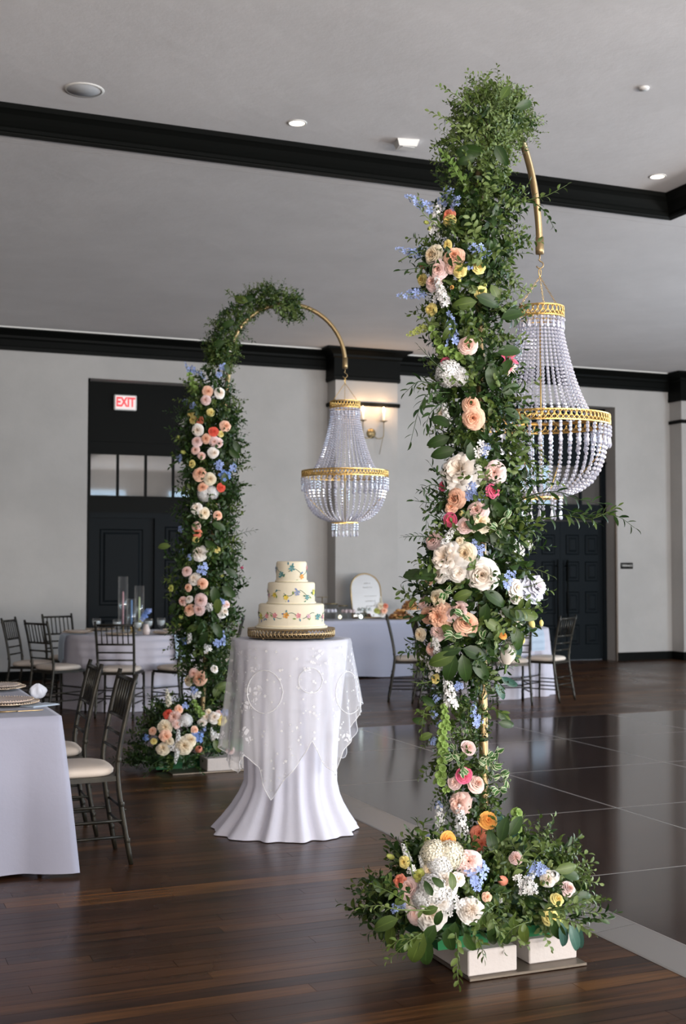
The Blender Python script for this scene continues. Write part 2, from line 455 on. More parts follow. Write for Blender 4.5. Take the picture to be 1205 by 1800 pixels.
# crown along the walls
def crown_run(mb, x0, x1, Y, zb, zt=4.55, d=0.17, ret=0):
    pr = [(0.0, zb), (0.03, zb), (0.035, zb+0.05), (0.03, zb+0.06), (0.03, zt-0.14), (0.05, zt-0.12), (0.055, zt-0.09), (0.12, zt-0.05), (d, zt-0.03), (d, zt)]
    V = []
    for (o, z) in pr: V += [(x0-o*ret, Y-o, z), (x1+o*ret, Y-o, z)]
    Fs = [(2*i, 2*i+1, 2*i+3, 2*i+2) for i in range(len(pr)-1)]
    if ret:
        b = len(V)
        for (o, z) in pr: V += [(x0-o, Y+0.30-0.0, z), (x1+o, Y+0.30, z)]
        for i in range(len(pr)-1):
            Fs.append((b+2*i, 2*i, 2*i+2, b+2*i+2)); Fs.append((2*i+1, b+2*i+1, b+2*i+3, 2*i+3))
        Fs.append((0, 1, b+1, b))
    mb.add(V, Fs)
m = MB(); crown_run(m, XL, XR, YB, 4.27); structure(m.build('trim_2', M_BLACK))
m = MB(); crown_run(m, 6.54, 7.50, YB-0.30, 4.10, ret=1); structure(m.build('trim_3', M_BLACK))
m = MB(); crown_run(m, 12.45, 13.5, YB-0.30, 4.10, ret=1); structure(m.build('trim_4', M_BLACK))
m = MB(); m.box(XL, XR, YB-0.19, YB-0.17, 4.535, 4.55); structure(m.build('trim_5', M_BEIGE))
for i, (a, b_) in enumerate(((6.54, 7.50), (12.45, 13.5))):       # thin black band round each pilaster
    m = MB(); m.bevbox(a-0.03, b_+0.03, YB-0.335, YB-0.001, 3.745, 3.80, 0.008)
    structure(m.build('trim_%d' % (6+i), M_BLACK))
m = MB()
xs = [XL, 3.14, 4.82, 6.54, 7.50, 9.50, 11.41, 12.45, 13.5, XR]
def base_run(mb, a, b_, Y):
    mb.box(a, b_, Y-0.018, Y, 0, 0.11); mb.box(a, b_, Y-0.012, Y, 0.11, 0.128)
for (a, b_, Y) in ((XL, 3.14, YB), (4.82, 6.54, YB), (7.50, 9.50, YB), (11.41, 12.45, YB), (13.5, XR, YB)):
    base_run(m, a, b_, Y)
for (a, b_) in ((6.54, 7.50), (12.45, 13.5)):
    m.box(a-0.018, b_+0.018, YB-0.318, YB-0.30, 0, 0.128); m.box(a-0.018, a, YB-0.30, YB, 0, 0.128); m.box(b_, b_+0.018, YB-0.30, YB, 0, 0.128)
structure(m.build('baseboard_back', M_BLACK))
m = MB(); m.box(XL, XL+0.018, YF, YB, 0, 0.128); structure(m.build('baseboard_left', M_BLACK))
m = MB(); m.box(XR-0.018, XR, YF, YB, 0, 0.128); structure(m.build('baseboard_right', M_BLACK))

# ---- floor: walnut planks along X; the nearest ones in view are single pieces
PW, PL = 0.088, 1.9
fl = MB(); fl.box(XL, XR, YF, YB+0.4, -0.05, -0.012)
floor = structure(fl.build('floor', M_FLOORBASE))
rng = random.Random(5)
pm = MB(); pm.box(0.0008, PL-0.0008, 0.0008, PW-0.0008, -0.012, 0.0)
plank_me = pm.mesh('plank', M_PLANK)
rest = MB(); cand = []
iy = 0; y = YF
while y < YB+0.30:
    x = XL - rng.random()*PL; iy += 1
    while x < XR:
        vis = y < 8 and y > 3.0
        c = Vector((x+PL/2, y+PW/2, 0)); q = c - EYEV; dep = q.dot(FWD)
        on = False
        if dep > 3.4 and c.x-PL/2 < 2.9:
            for e in (0, 0.5, 1):
                qq = Vector((x+PL*e, y, 0)) - EYEV; dd = qq.dot(FWD)
                if dd > 0.5 and abs(qq.dot(RIGHT)/dd) < 0.285 and (CY - qq.dot(UPC)/dd*F_PX) < 1815: on = True
        if on: cand.append((dep, x, y))
        elif x > XL+0.01: rest.box(max(x, XL)+0.0008, min(x+PL, XR)-0.0008, y+0.0008, y+PW-0.0008, -0.012, 0.0)
        else: rest.box(XL, x+PL-0.0008, y+0.0008, y+PW-0.0008, -0.012, 0.0)
        x += PL
    y += PW
cand.sort()
for (dep, x, y) in cand[:298]: put('plank', plank_me, floor, Matrix.Translation((x, y, 0)))
for (dep, x, y) in cand[298:]: rest.box(x+0.0008, x+PL-0.0008, y+0.0008, y+PW-0.0008, -0.012, 0.0)
rest.build('planking', M_PLANK, floor, kind='stuff')

# ---- portable dance floor: glossy panels between aluminium seams, sloping metal edge
DX0, DY1, DS = 3.07, 10.46, 1.35
dance = thing('dance_floor', (DX0, DY1-9*DS, 0), 'glossy dark wood dance floor of square panels with a silver metal edge', 'dance floor')
off = dance.location
m = MB(); m.box(DX0, DX0+8*DS, DY1-9*DS, DY1, 0.001, 0.0212); m.build('seam_grid', M_SEAM, dance, off, label='thin aluminium seams between the dark panels')
pm = MB(); g = 0.006; pm.bevbox(g, DS-g, g, DS-g, 0.0181, 0.0216, 0.0004)
pme = pm.mesh('floor_panel', M_DANCE)
for i in range(8):
    for j in range(9):
        put('floor_panel', pme, dance, Matrix.Translation((i*DS, j*DS, 0)))
pm = MB(); L = 0.90
pm.add([(-0.20,0.002,0.001),(-0.20,L-0.002,0.001),(-0.19,0.002,0.004),(-0.19,L-0.002,0.004),(0,0.002,0.0205),(0,L-0.002,0.0205),(0,0.002,0.001),(0,L-0.002,0.001)],
       [(0,2,3,1),(2,4,5,3),(4,6,7,5),(6,0,1,7),(0,6,4,2),(1,3,5,7)])
sme = pm.mesh('edge_ramp', M_STRIP)
y0 = 4.33 - off.y
k0 = int(y0 / L)
for k in range(-k0, 14-k0):
    yy = y0 + k*L
    if yy > -0.01 and yy + L < 9*DS + 0.3: put('edge_ramp', sme, dance, Matrix.Translation((0, yy, 0)), label='sloping silver edge strip' if k == 0 else None)

# ---- door assemblies
def panel(mb, x0, x1, z0, z1, Y):
    """a raised field inside a recessed moulding; front faces -Y"""
    d = 0.018
    def ring(a0, a1, ya, yb):
        V = [(x0+a0, ya, z0+a0), (x1-a0, ya, z0+a0), (x1-a0, ya, z1-a0), (x0+a0, ya, z1-a0),
             (x0+a1, yb, z0+a1), (x1-a1, yb, z0+a1), (x1-a1, yb, z1-a1), (x0+a1, yb, z1-a1)]
        mb.add(V, [(0,1,5,4),(1,2,6,5),(2,3,7,6),(3,0,4,7)])
    ring(0, 0.006, Y, Y-0.014); ring(0.006, 0.018, Y-0.014, Y-0.004); ring(0.018, 0.045, Y-0.004, Y-0.004); ring(0.045, 0.07, Y-0.004, Y-0.02)
    mb.add([(x0+.07, Y-.02, z0+.07), (x1-.07, Y-.02, z0+.07), (x1-.07, Y-.02, z1-.07), (x0+.07, Y-.02, z1-.07)], [(0,1,2,3)])
YD = YB + 0.27
def transom(root, xa, n, pitch, z0, z1, off):
    for k in range(n):
        mb = MB(); mb.box(xa+k*pitch+0.006, xa+(k+1)*pitch-0.036, YD+0.02, YD+0.026, z0, z1)
        mb.build('pane', M_PANE, root, off, label='clear transom pane')
# left-hand door
D1 = thing('door_1', (3.98, YD, 0), None, None); structure(D1); o1 = D1.location
a, b_, zt = DOORS[0]
m = MB()
m.box(a-0.03, a+0.05, YD, YD+0.06, 0, zt); m.box(b_-0.05, b_+0.03, YD, YD+0.06, 0, zt)
m.box(a, b_, YD, YD+0.06, 3.10, zt); m.box(a, b_, YD-0.02, YD+0.05, 3.16, 3.20)
m.box(a, b_, YD, YD+0.06, 2.99, 3.10); m.box(a, b_, YD, YD+0.06, 2.20, 2.43); m.box(a, b_, YD-0.03, YD, 2.20, 2.235); m.box(a, b_, YD-0.02, YD, 2.40, 2.43)
for k in range(5): m.box(3.225+k*0.385-0.03, 3.225+k*0.385, YD, YD+0.05, 2.43, 2.99)
m.box(a-0.01, a+0.02, YB, YD, 0, zt)
m.build('door_frame', M_BLACK, D1, o1)
transom(D1, 3.225, 4, 0.385, 2.43, 2.99, o1)
m = MB(); m.box(4.10, 4.20, YD-0.03, YD+0.06, 0, 2.20); m.box(a+0.02, 4.10, YD-0.03, YD+0.02, 2.13, 2.20); m.box(a+0.02, a+0.07, YD-0.03, YD+0.02, 0, 2.20)
m.build('door_jamb', M_DOOR, D1, o1)
m = MB(); m.box(3.21, 4.10, YD+0.02, YD+0.06, 0, 2.13); lf = m.build('door_leaf', M_DOOR, D1, o1)
m = MB(); panel(m, 3.36, 3.95, 0.95, 1.98, YD+0.02); m.build('door_panel', M_DOOR, lf, o1)
m = MB(); panel(m, 3.36, 3.95, 0.20, 0.80, YD+0.02); m.build('door_panel', M_DOOR, lf, o1)
m = MB(); m.box(4.20, b_-0.02, YD+0.0, YD+0.05, 0, 2.20); lf = m.build('door_leaf', M_DOOR, D1, o1)
for (z0, z1) in ((1.62, 2.02), (1.17, 1.57), (0.68, 1.12), (0.2, 0.62)):
    for (x0, x1) in ((4.25, 4.47), (4.52, 4.74)):
        m = MB(); panel(m, x0, x1, z0, z1, YD); m.build('door_panel', M_DOOR, lf, o1)
# right-hand double door
D2 = thing('door_2', (10.5, YD, 0), None, None); structure(D2); o2 = D2.location
a, b_, zt = DOORS[1]
m = MB()
m.box(a, a+0.27, YD, YD+0.06, 0, zt); m.box(b_-0.06, b_, YD, YD+0.06, 0, zt)
m.box(a, b_, YD, YD+0.06, 3.05, zt); m.box(a, b_, YD-0.03, YD, 3.10, 3.13); m.box(a, b_, YD, YD+0.06, 2.20, 2.45); m.box(a, b_, YD-0.03, YD, 2.20, 2.25)
for k in range(5): m.box(9.80+k*0.388-0.035, 9.80+k*0.388, YD, YD+0.05, 2.45, 3.05)
m.build('door_frame', M_DOOR, D2, o2)
m = MB(); m.box(b_-0.012, b_+0.015, YB-0.012, YB+0.02, 0, 2.25); m.build('door_casing', M_JAMB, D2, o2, label='brown wooden edge')
transom(D2, 9.80, 4, 0.388, 2.45, 3.05, o2)
for (x0, x1, hx) in ((9.775, 10.558, 10.47), (10.562, 11.345, 10.65)):
    m = MB(); m.box(x0, x1, YD+0.01, YD+0.055, 0.01, 2.18); lf = m.build('door_leaf', M_DOOR, D2, o2)
    for (z0, z1) in ((1.66, 1.97), (1.24, 1.55), (0.74, 1.08), (0.25, 0.56)):
        for (p0, p1) in ((x0+0.10, x0+0.34), (x0+0.45, x0+0.69)):
            m = MB(); panel(m, p0, p1, z0, z1, YD+0.01); m.build('door_panel', M_DOOR, lf, o2)
    m = MB(); m.tube([(hx, YD-0.06, 0.40), (hx, YD-0.06, 1.58)], 0.014, 10)
    for z in (0.5, 1.48): m.tube([(hx, YD-0.06, z), (hx, YD+0.015, z)], 0.010, 8)
    m.build('door_handle', M_BLACK, lf, o2)
# lit lobby seen through both transoms
for (a, b_, zt) in DOORS:
    m = MB(); x0, x1, y0, y1 = a-0.6, b_+0.6, YB+0.32, YB+2.2
    m.box(x0, x1, y1, y1+0.1, 0, 3.9); m.box(x0-0.1, x0, y0, y1, 0, 3.9); m.box(x1, x1+0.1, y0, y1, 0, 3.9); m.box(x0, x1, y0, y1, 3.9, 4.0)
    structure(m.build('wall_lobby', M_WALL))
    area('lobby_lamp', ((a+b_)/2, YB+0.7, 3.8), (0, 0, 0), 0.8, 0.5, 5, (1, 0.9, 0.8))

# EXIT sign
p = AY(221, 708, YB-0.001); p.y = YB
p = AY(220, 708, YD-0.04)
ex = thing('exit_sign', (p.x, YD, p.z), 'white illuminated sign with red EXIT lettering on the black panel over the door', 'sign')
m = MB(); m.bevbox(-0.155, 0.155, -0.06, 0.0, -0.105, 0.105, 0.012); m.build('housing', M_WHITE, ex)
m = MB(); m.box(-0.135, 0.135, -0.063, -0.06, -0.09, 0.09); m.build('sign_face', M_EXITP, ex, label='glowing white face')
def text(name, s, size, M, material, parent, label=None, ext=0.002, sx=1.0, bold=0.0):
    cu = bpy.data.curves.new(name, 'FONT'); cu.body = s; cu.size = size; cu.align_x = 'CENTER'; cu.align_y = 'CENTER'; cu.extrude = ext
    cu.materials.append(material); o = bpy.data.objects.new(name, cu); COL.objects.link(o); o.parent = parent
    cu.offset = bold
    dg = bpy.context.evaluated_depsgraph_get(); me = bpy.data.meshes.new_from_object(o.evaluated_get(dg)); bpy.data.objects.remove(o)
    o = bpy.data.objects.new(name, me); COL.objects.link(o); o.parent = parent
    o.matrix_basis = M @ Matrix.Diagonal((sx, 1, 1, 1))
    if label: o['label'] = label
    return o
text('lettering', 'EXIT', 0.175, Matrix.Translation((0, -0.066, 0)) @ Matrix.Rotation(R90, 4, 'X'), M_EXITR, ex, 'red letters EXIT', ext=0.002, sx=0.72, bold=0.006)
p = AY(1100.5, 994.5, YB)
pl = thing('wall_plaque', (p.x, YB, p.z), 'small black room plaque with pale lettering on the wall right of the double door', 'sign')
m = MB(); m.bevbox(-0.115, 0.115, -0.012, 0, -0.048, 0.048, 0.004); m.build('plate', M_BLACK, pl)
text('lettering', 'TERRACE', 0.048, Matrix.Translation((0, -0.0135, 0)) @ Matrix.Rotation(R90, 4, 'X'), M_BEIGE, pl, 'pale raised letters', ext=0.001)

# ceiling fittings
def ceil_at(px, py): return AZ(px, py, ZT+0.02)
p = ceil_at(148, 158)
s_ = thing('ceiling_speaker', p, 'round white flush speaker grille in the tray ceiling', 'speaker')
m = MB(); m.lathe([(0.0, -0.003), (0.117, -0.003), (0.118, -0.002)], 32); m.build('grille', mat('speaker_grille', (0.55, 0.57, 0.60), 0.8), s_)
m = MB(); m.lathe([(0.118, -0.006), (0.132, -0.005), (0.135, 0.0)], 32); m.build('rim', M_WHITE, s_)
for px, py, lab in ((522, 216, 'round recessed downlight in the tray, glowing warm, left of the smoke detector box'), (1155, 310, 'round recessed downlight glowing near the corner of the tray')):
    p = ceil_at(px, py); r = 0.056
    d = thing('downlight', p, lab, 'ceiling light', 'downlights in the tray ceiling')
    m = MB(); m.lathe([(r, -0.001), (r*1.0, -0.006), (r*1.25, -0.004), (r*1.28, 0.0)], 28); m.build('trim_ring', M_WHITE, d)
    m = MB(); m.lathe([(0, -0.0015), (r, -0.0015)], 28, smooth=False); m.build('lens', M_LAMP, d, label='glowing lens')
p = ceil_at(714, 249)
d = thing('detector_box', p, 'white square box with sloping sides fixed under the tray ceiling', 'detector')
m = MB(); s1, s2 = 0.085, 0.068
m.add([(-s1,-s1*.8,0),(s1,-s1*.8,0),(s1,s1*.8,0),(-s1,s1*.8,0),(-s2,-s2*.8,-.05),(s2,-s2*.8,-.05),(s2,s2*.8,-.05),(-s2,s2*.8,-.05)], [(4,5,6,7),(0,4,7,3),(1,2,6,5),(0,1,5,4),(3,7,6,2)])
m.build('housing', M_WHITE, d, M=Matrix.Rotation(-0.2, 4, 'Z')); 
m = MB(); m.box(-0.05, 0.05, -0.04, 0.04, -0.053, -0.05); m.build('cover', M_WHITE, d)
p = ceil_at(1131, 154)
d = thing('sprinkler_cap', p, 'small flat white disc on the ceiling above the right-hand downlight', 'sprinkler')
m = MB(); m.lathe([(0, -0.014), (0.034, -0.014), (0.036, -0.002), (0.036, 0)], 20); m.build('disc', M_WHITE, d)

# candle sconce on the pilaster
p = AY(652, 762, YB-0.30)
sc = thing('wall_sconce', (p.x, YB-0.30, p.z), 'brass two-arm candle sconce glowing on the pilaster above the dessert table', 'sconce')
m = MB(); m.add([], []); prof = [(0, -0.03), (0.03, -0.028), (0.05, -0.015), (0.07, -0.006), (0.072, 0)]
mm = MB(); mm.lathe(prof, 24); m = MB(); m.merge(mm, Matrix.Rotation(R90*1.0, 4, 'X') @ Matrix.Scale(-1, 4, (0, 0, 1))); 
m = MB(); mm = MB(); mm.lathe([(0, 0.03), (0.03, 0.028), (0.05, 0.015), (0.07, 0.006), (0.072, 0)], 24); m.merge(mm, Matrix.Rotation(R90, 4, 'X'))
m.build('backplate', M_SCONCE, sc)
for s in (-1, 1):
    m = MB(); pts = [(0, -0.02, -0.01)]
    for k in range(9):
        a = math.pi*(1.0 + k/8*0.9)
        pts.append((s*(0.085 + 0.075*math.cos(a)*1.0), -0.08, -0.02 + 0.06*math.sin(a)))
    pts += [(s*0.16, -0.08, 0.05), (s*0.16, -0.08, 0.16)]
    m.tube(pts, 0.006, 8); ar = m.build('arm', M_SCONCE, sc)
    m = MB(); m.lathe([(0.0, 0.155), (0.02, 0.16), (0.055, 0.172), (0.058, 0.176), (0.02, 0.172), (0.0, 0.17)], 20, c=(s*0.16, -0.08, 0)); m.build('drip_cup', M_SCONCE, ar)
    m = MB(); m.lathe([(0.012, 0.17), (0.012, 0.29), (0.0, 0.292)], 14, c=(s*0.16, -0.08, 0)); m.build('candle_sleeve', M_WHITE, ar)
    m = MB(); m.lathe([(0.006, 0.29), (0.016, 0.31), (0.017, 0.33), (0.008, 0.365), (0.0, 0.38)], 14, c=(s*0.16, -0.08, 0)); m.build('bulb', M_FLAME, ar, label='glowing flame bulb')
    l = bpy.data.lights.new('sconce_light', 'POINT'); l.energy = 4.0; l.color = (1, 0.62, 0.32); l.shadow_soft_size = 0.03
    lo = bpy.data.objects.new('sconce_light', l); lo.location = (p.x + s*0.16, YB-0.30-0.13, p.z+0.36); COL.objects.link(lo)
m = MB(); m.tube([(0.155, -0.08, -0.03), (0.10, -0.06, -0.30)], 0.004, 6); m.build('side_chain', M_SCONCE, sc)
# ------------------------------------------------------------------ leaves and sprigs (meshes shared by their copies)
def add_leaf(mb, M, L, W, curl=0.25, fold=0.25, n=4, tip=1.0):
    """a folded leaf along local +Z from the origin, facing local +Y; t = 0 on the midrib, 1 on the edge"""
    V = []; T = []
    for i in range(n+1):
        s = i/n; z = L*(math.sin(s*(1-curl*0.3)*math.pi/2)/math.sin((1-curl*0.3)*math.pi/2)); y = -curl*L*s*s
        ww = W*0.5*((math.sin(math.pi*s**0.72)**0.85)*(1.08-0.25*s) if 0 < s < 1 else 0.01)
        V += [(-ww, y+ww*fold, z), (0, y, z), (ww, y+ww*fold, z)]; T += [1.0, 0.0, 1.0]
    Fs = []
    for i in range(n):
        a = 3*i; Fs += [(a, a+1, a+4, a+3), (a+1, a+2, a+5, a+4)]
    mb.add([M @ Vector(v) for v in V], Fs, t=T, smooth=True)

def along(pts, s):
    s = max(0, min(0.9999, s))*(len(pts)-1); i = int(s); f = s-i
    return pts[i].lerp(pts[i+1], f), (pts[i+1]-pts[i]).normalized()

def sprig_on(mb, pts, nl, L, W, ang=50, seed=0, pair=False, stem=0.0014, s0=0.12, curl=0.25, taper=0.5):
    r = random.Random(seed)
    pts = [Vector(p) for p in pts]
    mb.tube(pts, [stem*(1.3-0.9*i/(len(pts)-1)) for i in range(len(pts))], 4, t=0.9)
    for k in range(nl):
        s = s0+(1-s0)*k/max(1, nl-1); o, d = along(pts, s)
        sides = (1, -1) if pair else ((1,) if k % 2 else (-1,))
        for sd in sides:
            a = Vector((0, 1, 0)) if abs(d.y) < 0.9 else Vector((1, 0, 0))
            side = d.cross(a).normalized()*sd
            side = Matrix.Rotation(r.uniform(-0.8, 0.8) + (0 if not pair else k*1.2), 3, d) @ side
            an = math.radians(ang + r.uniform(-14, 14)) if k < nl-1 or pair else 0.1
            z = (d*math.cos(an) + side*math.sin(an)).normalized()
            f = 1-taper*s**2 + r.uniform(-0.1, 0.1)
            add_leaf(mb, frame(o, z, r.uniform(-0.9, 0.9)), L*f, W*f, curl + r.uniform(-0.1, 0.2), 0.3)

def sprig_mesh(name, mat_, length, nl, L, W, ang, seed, bend=0.3, **kw):
    mb = MB(); r = random.Random(seed); bx, by = r.uniform(-1, 1)*bend*length, r.uniform(-1, 1)*bend*length
    pts = [Vector((bx*(i/6)**2, by*(i/6)**2, length*(i/6)*(1-0.1*(i/6)))) for i in range(7)]
    sprig_on(mb, pts, nl, L, W, ang, seed, **kw)
    return mb, mb.mesh(name, mat_)
SP = {}
def reg(key, name, mat_, *a, variants=2, **kw):
    SP[key] = []
    for v in range(variants):
        mb, me = sprig_mesh(name, mat_, *a, seed=hash_(key)+v, **kw); SP[key].append((name, mb, me, mat_))
def hash_(s): return sum(ord(c)*(i+7) for i, c in enumerate(s))
reg('smilax', 'vine_sprig', M_LLIGHT, 0.18, 12, 0.042, 0.022, 52, bend=0.35)
reg('smid', 'vine_sprig', M_LMID, 0.18, 13, 0.041, 0.021, 52, bend=0.3)
reg('box', 'boxwood_sprig', M_LMID, 0.12, 8, 0.027, 0.016, 55, bend=0.2, pair=True)
reg('ruscus', 'ruscus_sprig', M_LDARK, 0.20, 11, 0.052, 0.018, 42, bend=0.25)
reg('dark', 'dark_leaf_sprig', M_LDARK, 0.13, 8, 0.055, 0.030, 55, bend=0.2)
reg('var', 'white_edged_sprig', M_LVAR, 0.06, 8, 0.036, 0.019, 70, bend=0.2, s0=0.5, taper=0.1)
mb = MB(); add_leaf(mb, Matrix.Identity(4), 0.10, 0.052, 0.35, 0.3, 6); SP['big'] = [('broad_leaf', mb, mb.mesh('broad_leaf', M_LDARK), M_LDARK), ('broad_leaf', mb, mb.mesh('broad_leaf', M_LMID), M_LMID), ('broad_leaf', mb, mb.mesh('broad_leaf', M_LDARK), M_LDARK)]
mb = MB(); add_leaf(mb, Matrix.Identity(4), 0.12, 0.05, 0.2, 0.3, 6); SP['blue'] = [('broad_leaf', mb, mb.mesh('broad_leaf', M_LBLUE), M_LBLUE)]

# ------------------------------------------------------------------ blooms (unit radius, opening along +Z)
def petal(mb, r, a0, hw, rb, rt, z0, h, curl=0.0, nu=4, nv=4, ruffle=0.0):
    V = []; T = []; ph = r.uniform(0, 6)
    for j in range(nv+1):
        s = j/nv; w_ = hw*(math.sin(math.pi*(0.15+0.50*s))**0.6)
        for i in range(nu+1):
            u = -1+2*i/nu
            rho = rb+(rt-rb)*s**1.15 - 0.06*rt*u*u*s
            z = z0+h*math.sin(s*math.pi/2) - curl*s**4 - (0.05+0.10*s)*u*u*s
            rho += ruffle*math.sin(3*u+ph)*s; z += ruffle*math.cos(4*u+ph)*s
            a = a0+u*w_; V.append((rho*math.cos(a), rho*math.sin(a), z)); T.append(min(1, rt*(0.35+0.65*s)))
    Fs = []
    for j in range(nv):
        for i in range(nu):
            k = j*(nu+1)+i; Fs.append((k, k+1, k+nu+2, k+nu+1))
    mb.add(V, Fs, t=T, smooth=True)
def sepal_cone(mb, r0=0.35, z=-0.35):
    mb.lathe([(0.06, z-0.25), (0.12, z-0.2), (r0, z+0.15), (r0*0.6, z+0.25)], 8, mi=1)
def rose_mb(seed, layers, ruf=0.02, nu=4):
    mb = MB(); r = random.Random(seed); a = 0
    for (n, hw, rb, rt, z0, h, cu) in layers:
        a += 0.6
        for k in range(n):
            petal(mb, r, a + 2*math.pi*k/n + r.uniform(-.15, .15), hw*r.uniform(.9, 1.1), rb, rt*r.uniform(.94, 1.04), z0 + r.uniform(-.03, .03), h, cu, nu=nu, ruffle=ruf*r.uniform(.3, 1.3))
    sepal_cone(mb); return mb
RO = [(3, 1.2, .03, .10, .10, .52, 0), (3, 1.2, .05, .18, .08, .54, 0), (4, 1.05, .09, .28, .05, .55, 0), (5, .95, .14, .40, 0, .56, .02), (5, .92, .20, .54, -.05, .55, .05), (6, .85, .28, .70, -.14, .54, .10), (6, .85, .34, .86, -.24, .50, .16), (7, .74, .4, 1.0, -.34, .42, .26)]
MP = [M_PETAL, M_STEM]
BL = {}
def regb(key, name, mbs, mats): BL[key] = [(name, b.mesh(name, mats)) for b in mbs]
regb('R', 'rose', [rose_mb(s, RO, .03) for s in (1, 2, 3)], MP)
RN = [(4, 1.2, .02, .10, .30, .22, 0), (5, 1.0, .05, .22, .22, .30, 0)] + [(7, .75, .1, .30+.11*i, .16-.06*i, .42-.03*i, 0) for i in range(5)] + [(7, .8, .45, .95, -.3, .52, .05)]
regb('N', 'ranunculus', [rose_mb(s, RN, .01) for s in (4, 5)], MP)
PE = [(6, .7, .05, .35, .1, .5, 0), (8, .55, .1, .5, .05, .55, 0), (9, .5, .12, .66, 0, .5, .05), (9, .5, .15, .8, -.08, .42, .1), (7, .65, .2, 1.0, -.2, .3, .15), (6, .75, .2, 1.12, -.28, .15, .15)]
regb('P', 'peony', [rose_mb(s, PE, .09) for s in (6, 7)], MP)
LI = [(3, 1.0, .05, .3, .1, .45, 0), (4, .95, .1, .55, 0, .5, .05), (5, .8, .12, .8, -.1, .42, .1), (5, .75, .15, 1.0, -.2, .3, .2)]
regb('L', 'lisianthus', [rose_mb(s, LI, .08) for s in (8, 9)], MP)
MU = [(8+3*i, .26, .05, .25+.15*i, .2-.1*i, .42-.05*i, 0) for i in range(6)]
regb('M', 'dahlia', [rose_mb(10, MU, .02, 2)], MP)
TU = [(3, 1.15, .12, .34, -.5, 1.35, 0), (3, 1.15, .14, .42, -.55, 1.3, .02)]
def tulip(seed):
    mb = MB(); r = random.Random(seed)
    for li, (n, hw, rb, rt) in enumerate(((3, 1.1, .15, .40), (3, 1.1, .18, .48))):
        for k in range(n):
            a0 = 2*math.pi*k/n + li*1.05; V = []; T = []
            for j in range(6):
                s = j/5; rho = (0.10+rt*math.sin(math.pi*(0.12+0.78*s))); w_ = hw*math.sin(math.pi*(.15+.72*s))**.6
                for i in range(5):
                    u = -1+i/2; a = a0+u*w_; V.append((rho*math.cos(a), rho*math.sin(a), -0.8+1.7*s-.12*u*u*s)); T.append(.5+.5*s)
            mb.add(V, [(j*5+i, j*5+i+1, j*5+i+6, j*5+i+5) for j in range(5) for i in range(4)], t=T, smooth=True)
    mb.tube([(0, 0, -1.5), (0, 0, -.75)], .08, 6, mi=1); return mb
regb('T', 'tulip', [tulip(1)], MP)
regb('B', 'bud', [tulip(2)], [M_PETAL, M_STEM])
def floret(mb, M, n=5, R=1.0, mi=0, cup=.25):
    V = [(0, 0, 0)]; T = [0.3]; Fs = []
    for k in range(n):
        a = 2*math.pi*k/n; b = len(V)
        for (da, rr, z) in ((-.5, .6, cup), (-.28, 1.0, cup*1.2), (.28, 1.0, cup*1.2), (.5, .6, cup)):
            V.append((R*rr*math.cos(a+da), R*rr*math.sin(a+da), R*z)); T.append(1)
        Fs.append((0, b, b+1, b+2, b+3))
    mb.add([M @ Vector(v) for v in V], Fs, t=T, mi=mi)
def hydr(seed):
    mb = MB(); r = random.Random(seed)
    for k in range(100):
        z = 1-1.15*(k+.5)/100; a = k*2.39996; q = math.sqrt(max(0, 1-z*z)); d = Vector((q*math.cos(a), q*math.sin(a), z*.8))
        floret(mb, frame(d*r.uniform(.8, .92), d, r.uniform(0, 6)), 4, .23*r.uniform(.85, 1.15), cup=.06)
    mb.lathe([(0, .62), (.5, .45), (.72, .05), (.5, -.3), (0, -.45)], 12, mi=1); return mb
M_PALEG = mat('pale_green_core', (0.62, 0.66, 0.52), 0.8)
regb('H', 'hydrangea', [hydr(1), hydr(2)], [M_PETAL2, M_PALEG])
def spike(seed, n, fr, rad, cup, pet=5, wid=.3):
    mb = MB(); r = random.Random(seed)
    mb.tube([(0, 0, -1.35), (0.03, 0, -.3), (0, 0, .95)], [.045, .035, .015], 6, mi=1)
    for k in range(n):
        s = k/(n-1); z = -1+2*s; w_ = wid*(1-.62*s**1.5); a = k*2.39996
        d = Vector((math.cos(a), math.sin(a), .25+.5*s)); o = Vector((math.cos(a)*w_*rad, math.sin(a)*w_*rad, z))
        q = fr*(1-.55*s**1.4)*r.uniform(.85, 1.15)
        floret(mb, frame(o, d, r.uniform(0, 6)), pet, q, cup=cup)
        if cup < .3: floret(mb, frame(o + d*.03, d, r.uniform(0, 6)), pet, q*.6, cup=cup*2)
    return mb
regb('S', 'stock_spike', [spike(1, 30, .26, .9, .22), spike(2, 26, .26, .9, .25)], [M_PETAL2, M_STEM])
regb('D', 'delphinium_spike', [spike(3, 15, .30, .8, .3), spike(4, 13, .32, .9, .3)], [M_PETAL2, M_STEM])
def cluster(seed, n=9):
    mb = MB(); r = random.Random(seed)
    for k in range(n):
        a = k*2.4; q = math.sqrt((k+.4)/n)*.8; o = Vector((q*math.cos(a), q*math.sin(a), r.uniform(-.1, .35)))
        floret(mb, frame(o, Vector((o.x*.8, o.y*.8, 1)), r.uniform(0, 6)), 5, .38*r.uniform(.8, 1.15), cup=.22)
        mb.tube([(0, 0, -.5), o], .02, 4, mi=1)
    return mb
regb('F', 'delphinium', [cluster(1), cluster(2, 7)], [M_PETAL2, M_STEM])
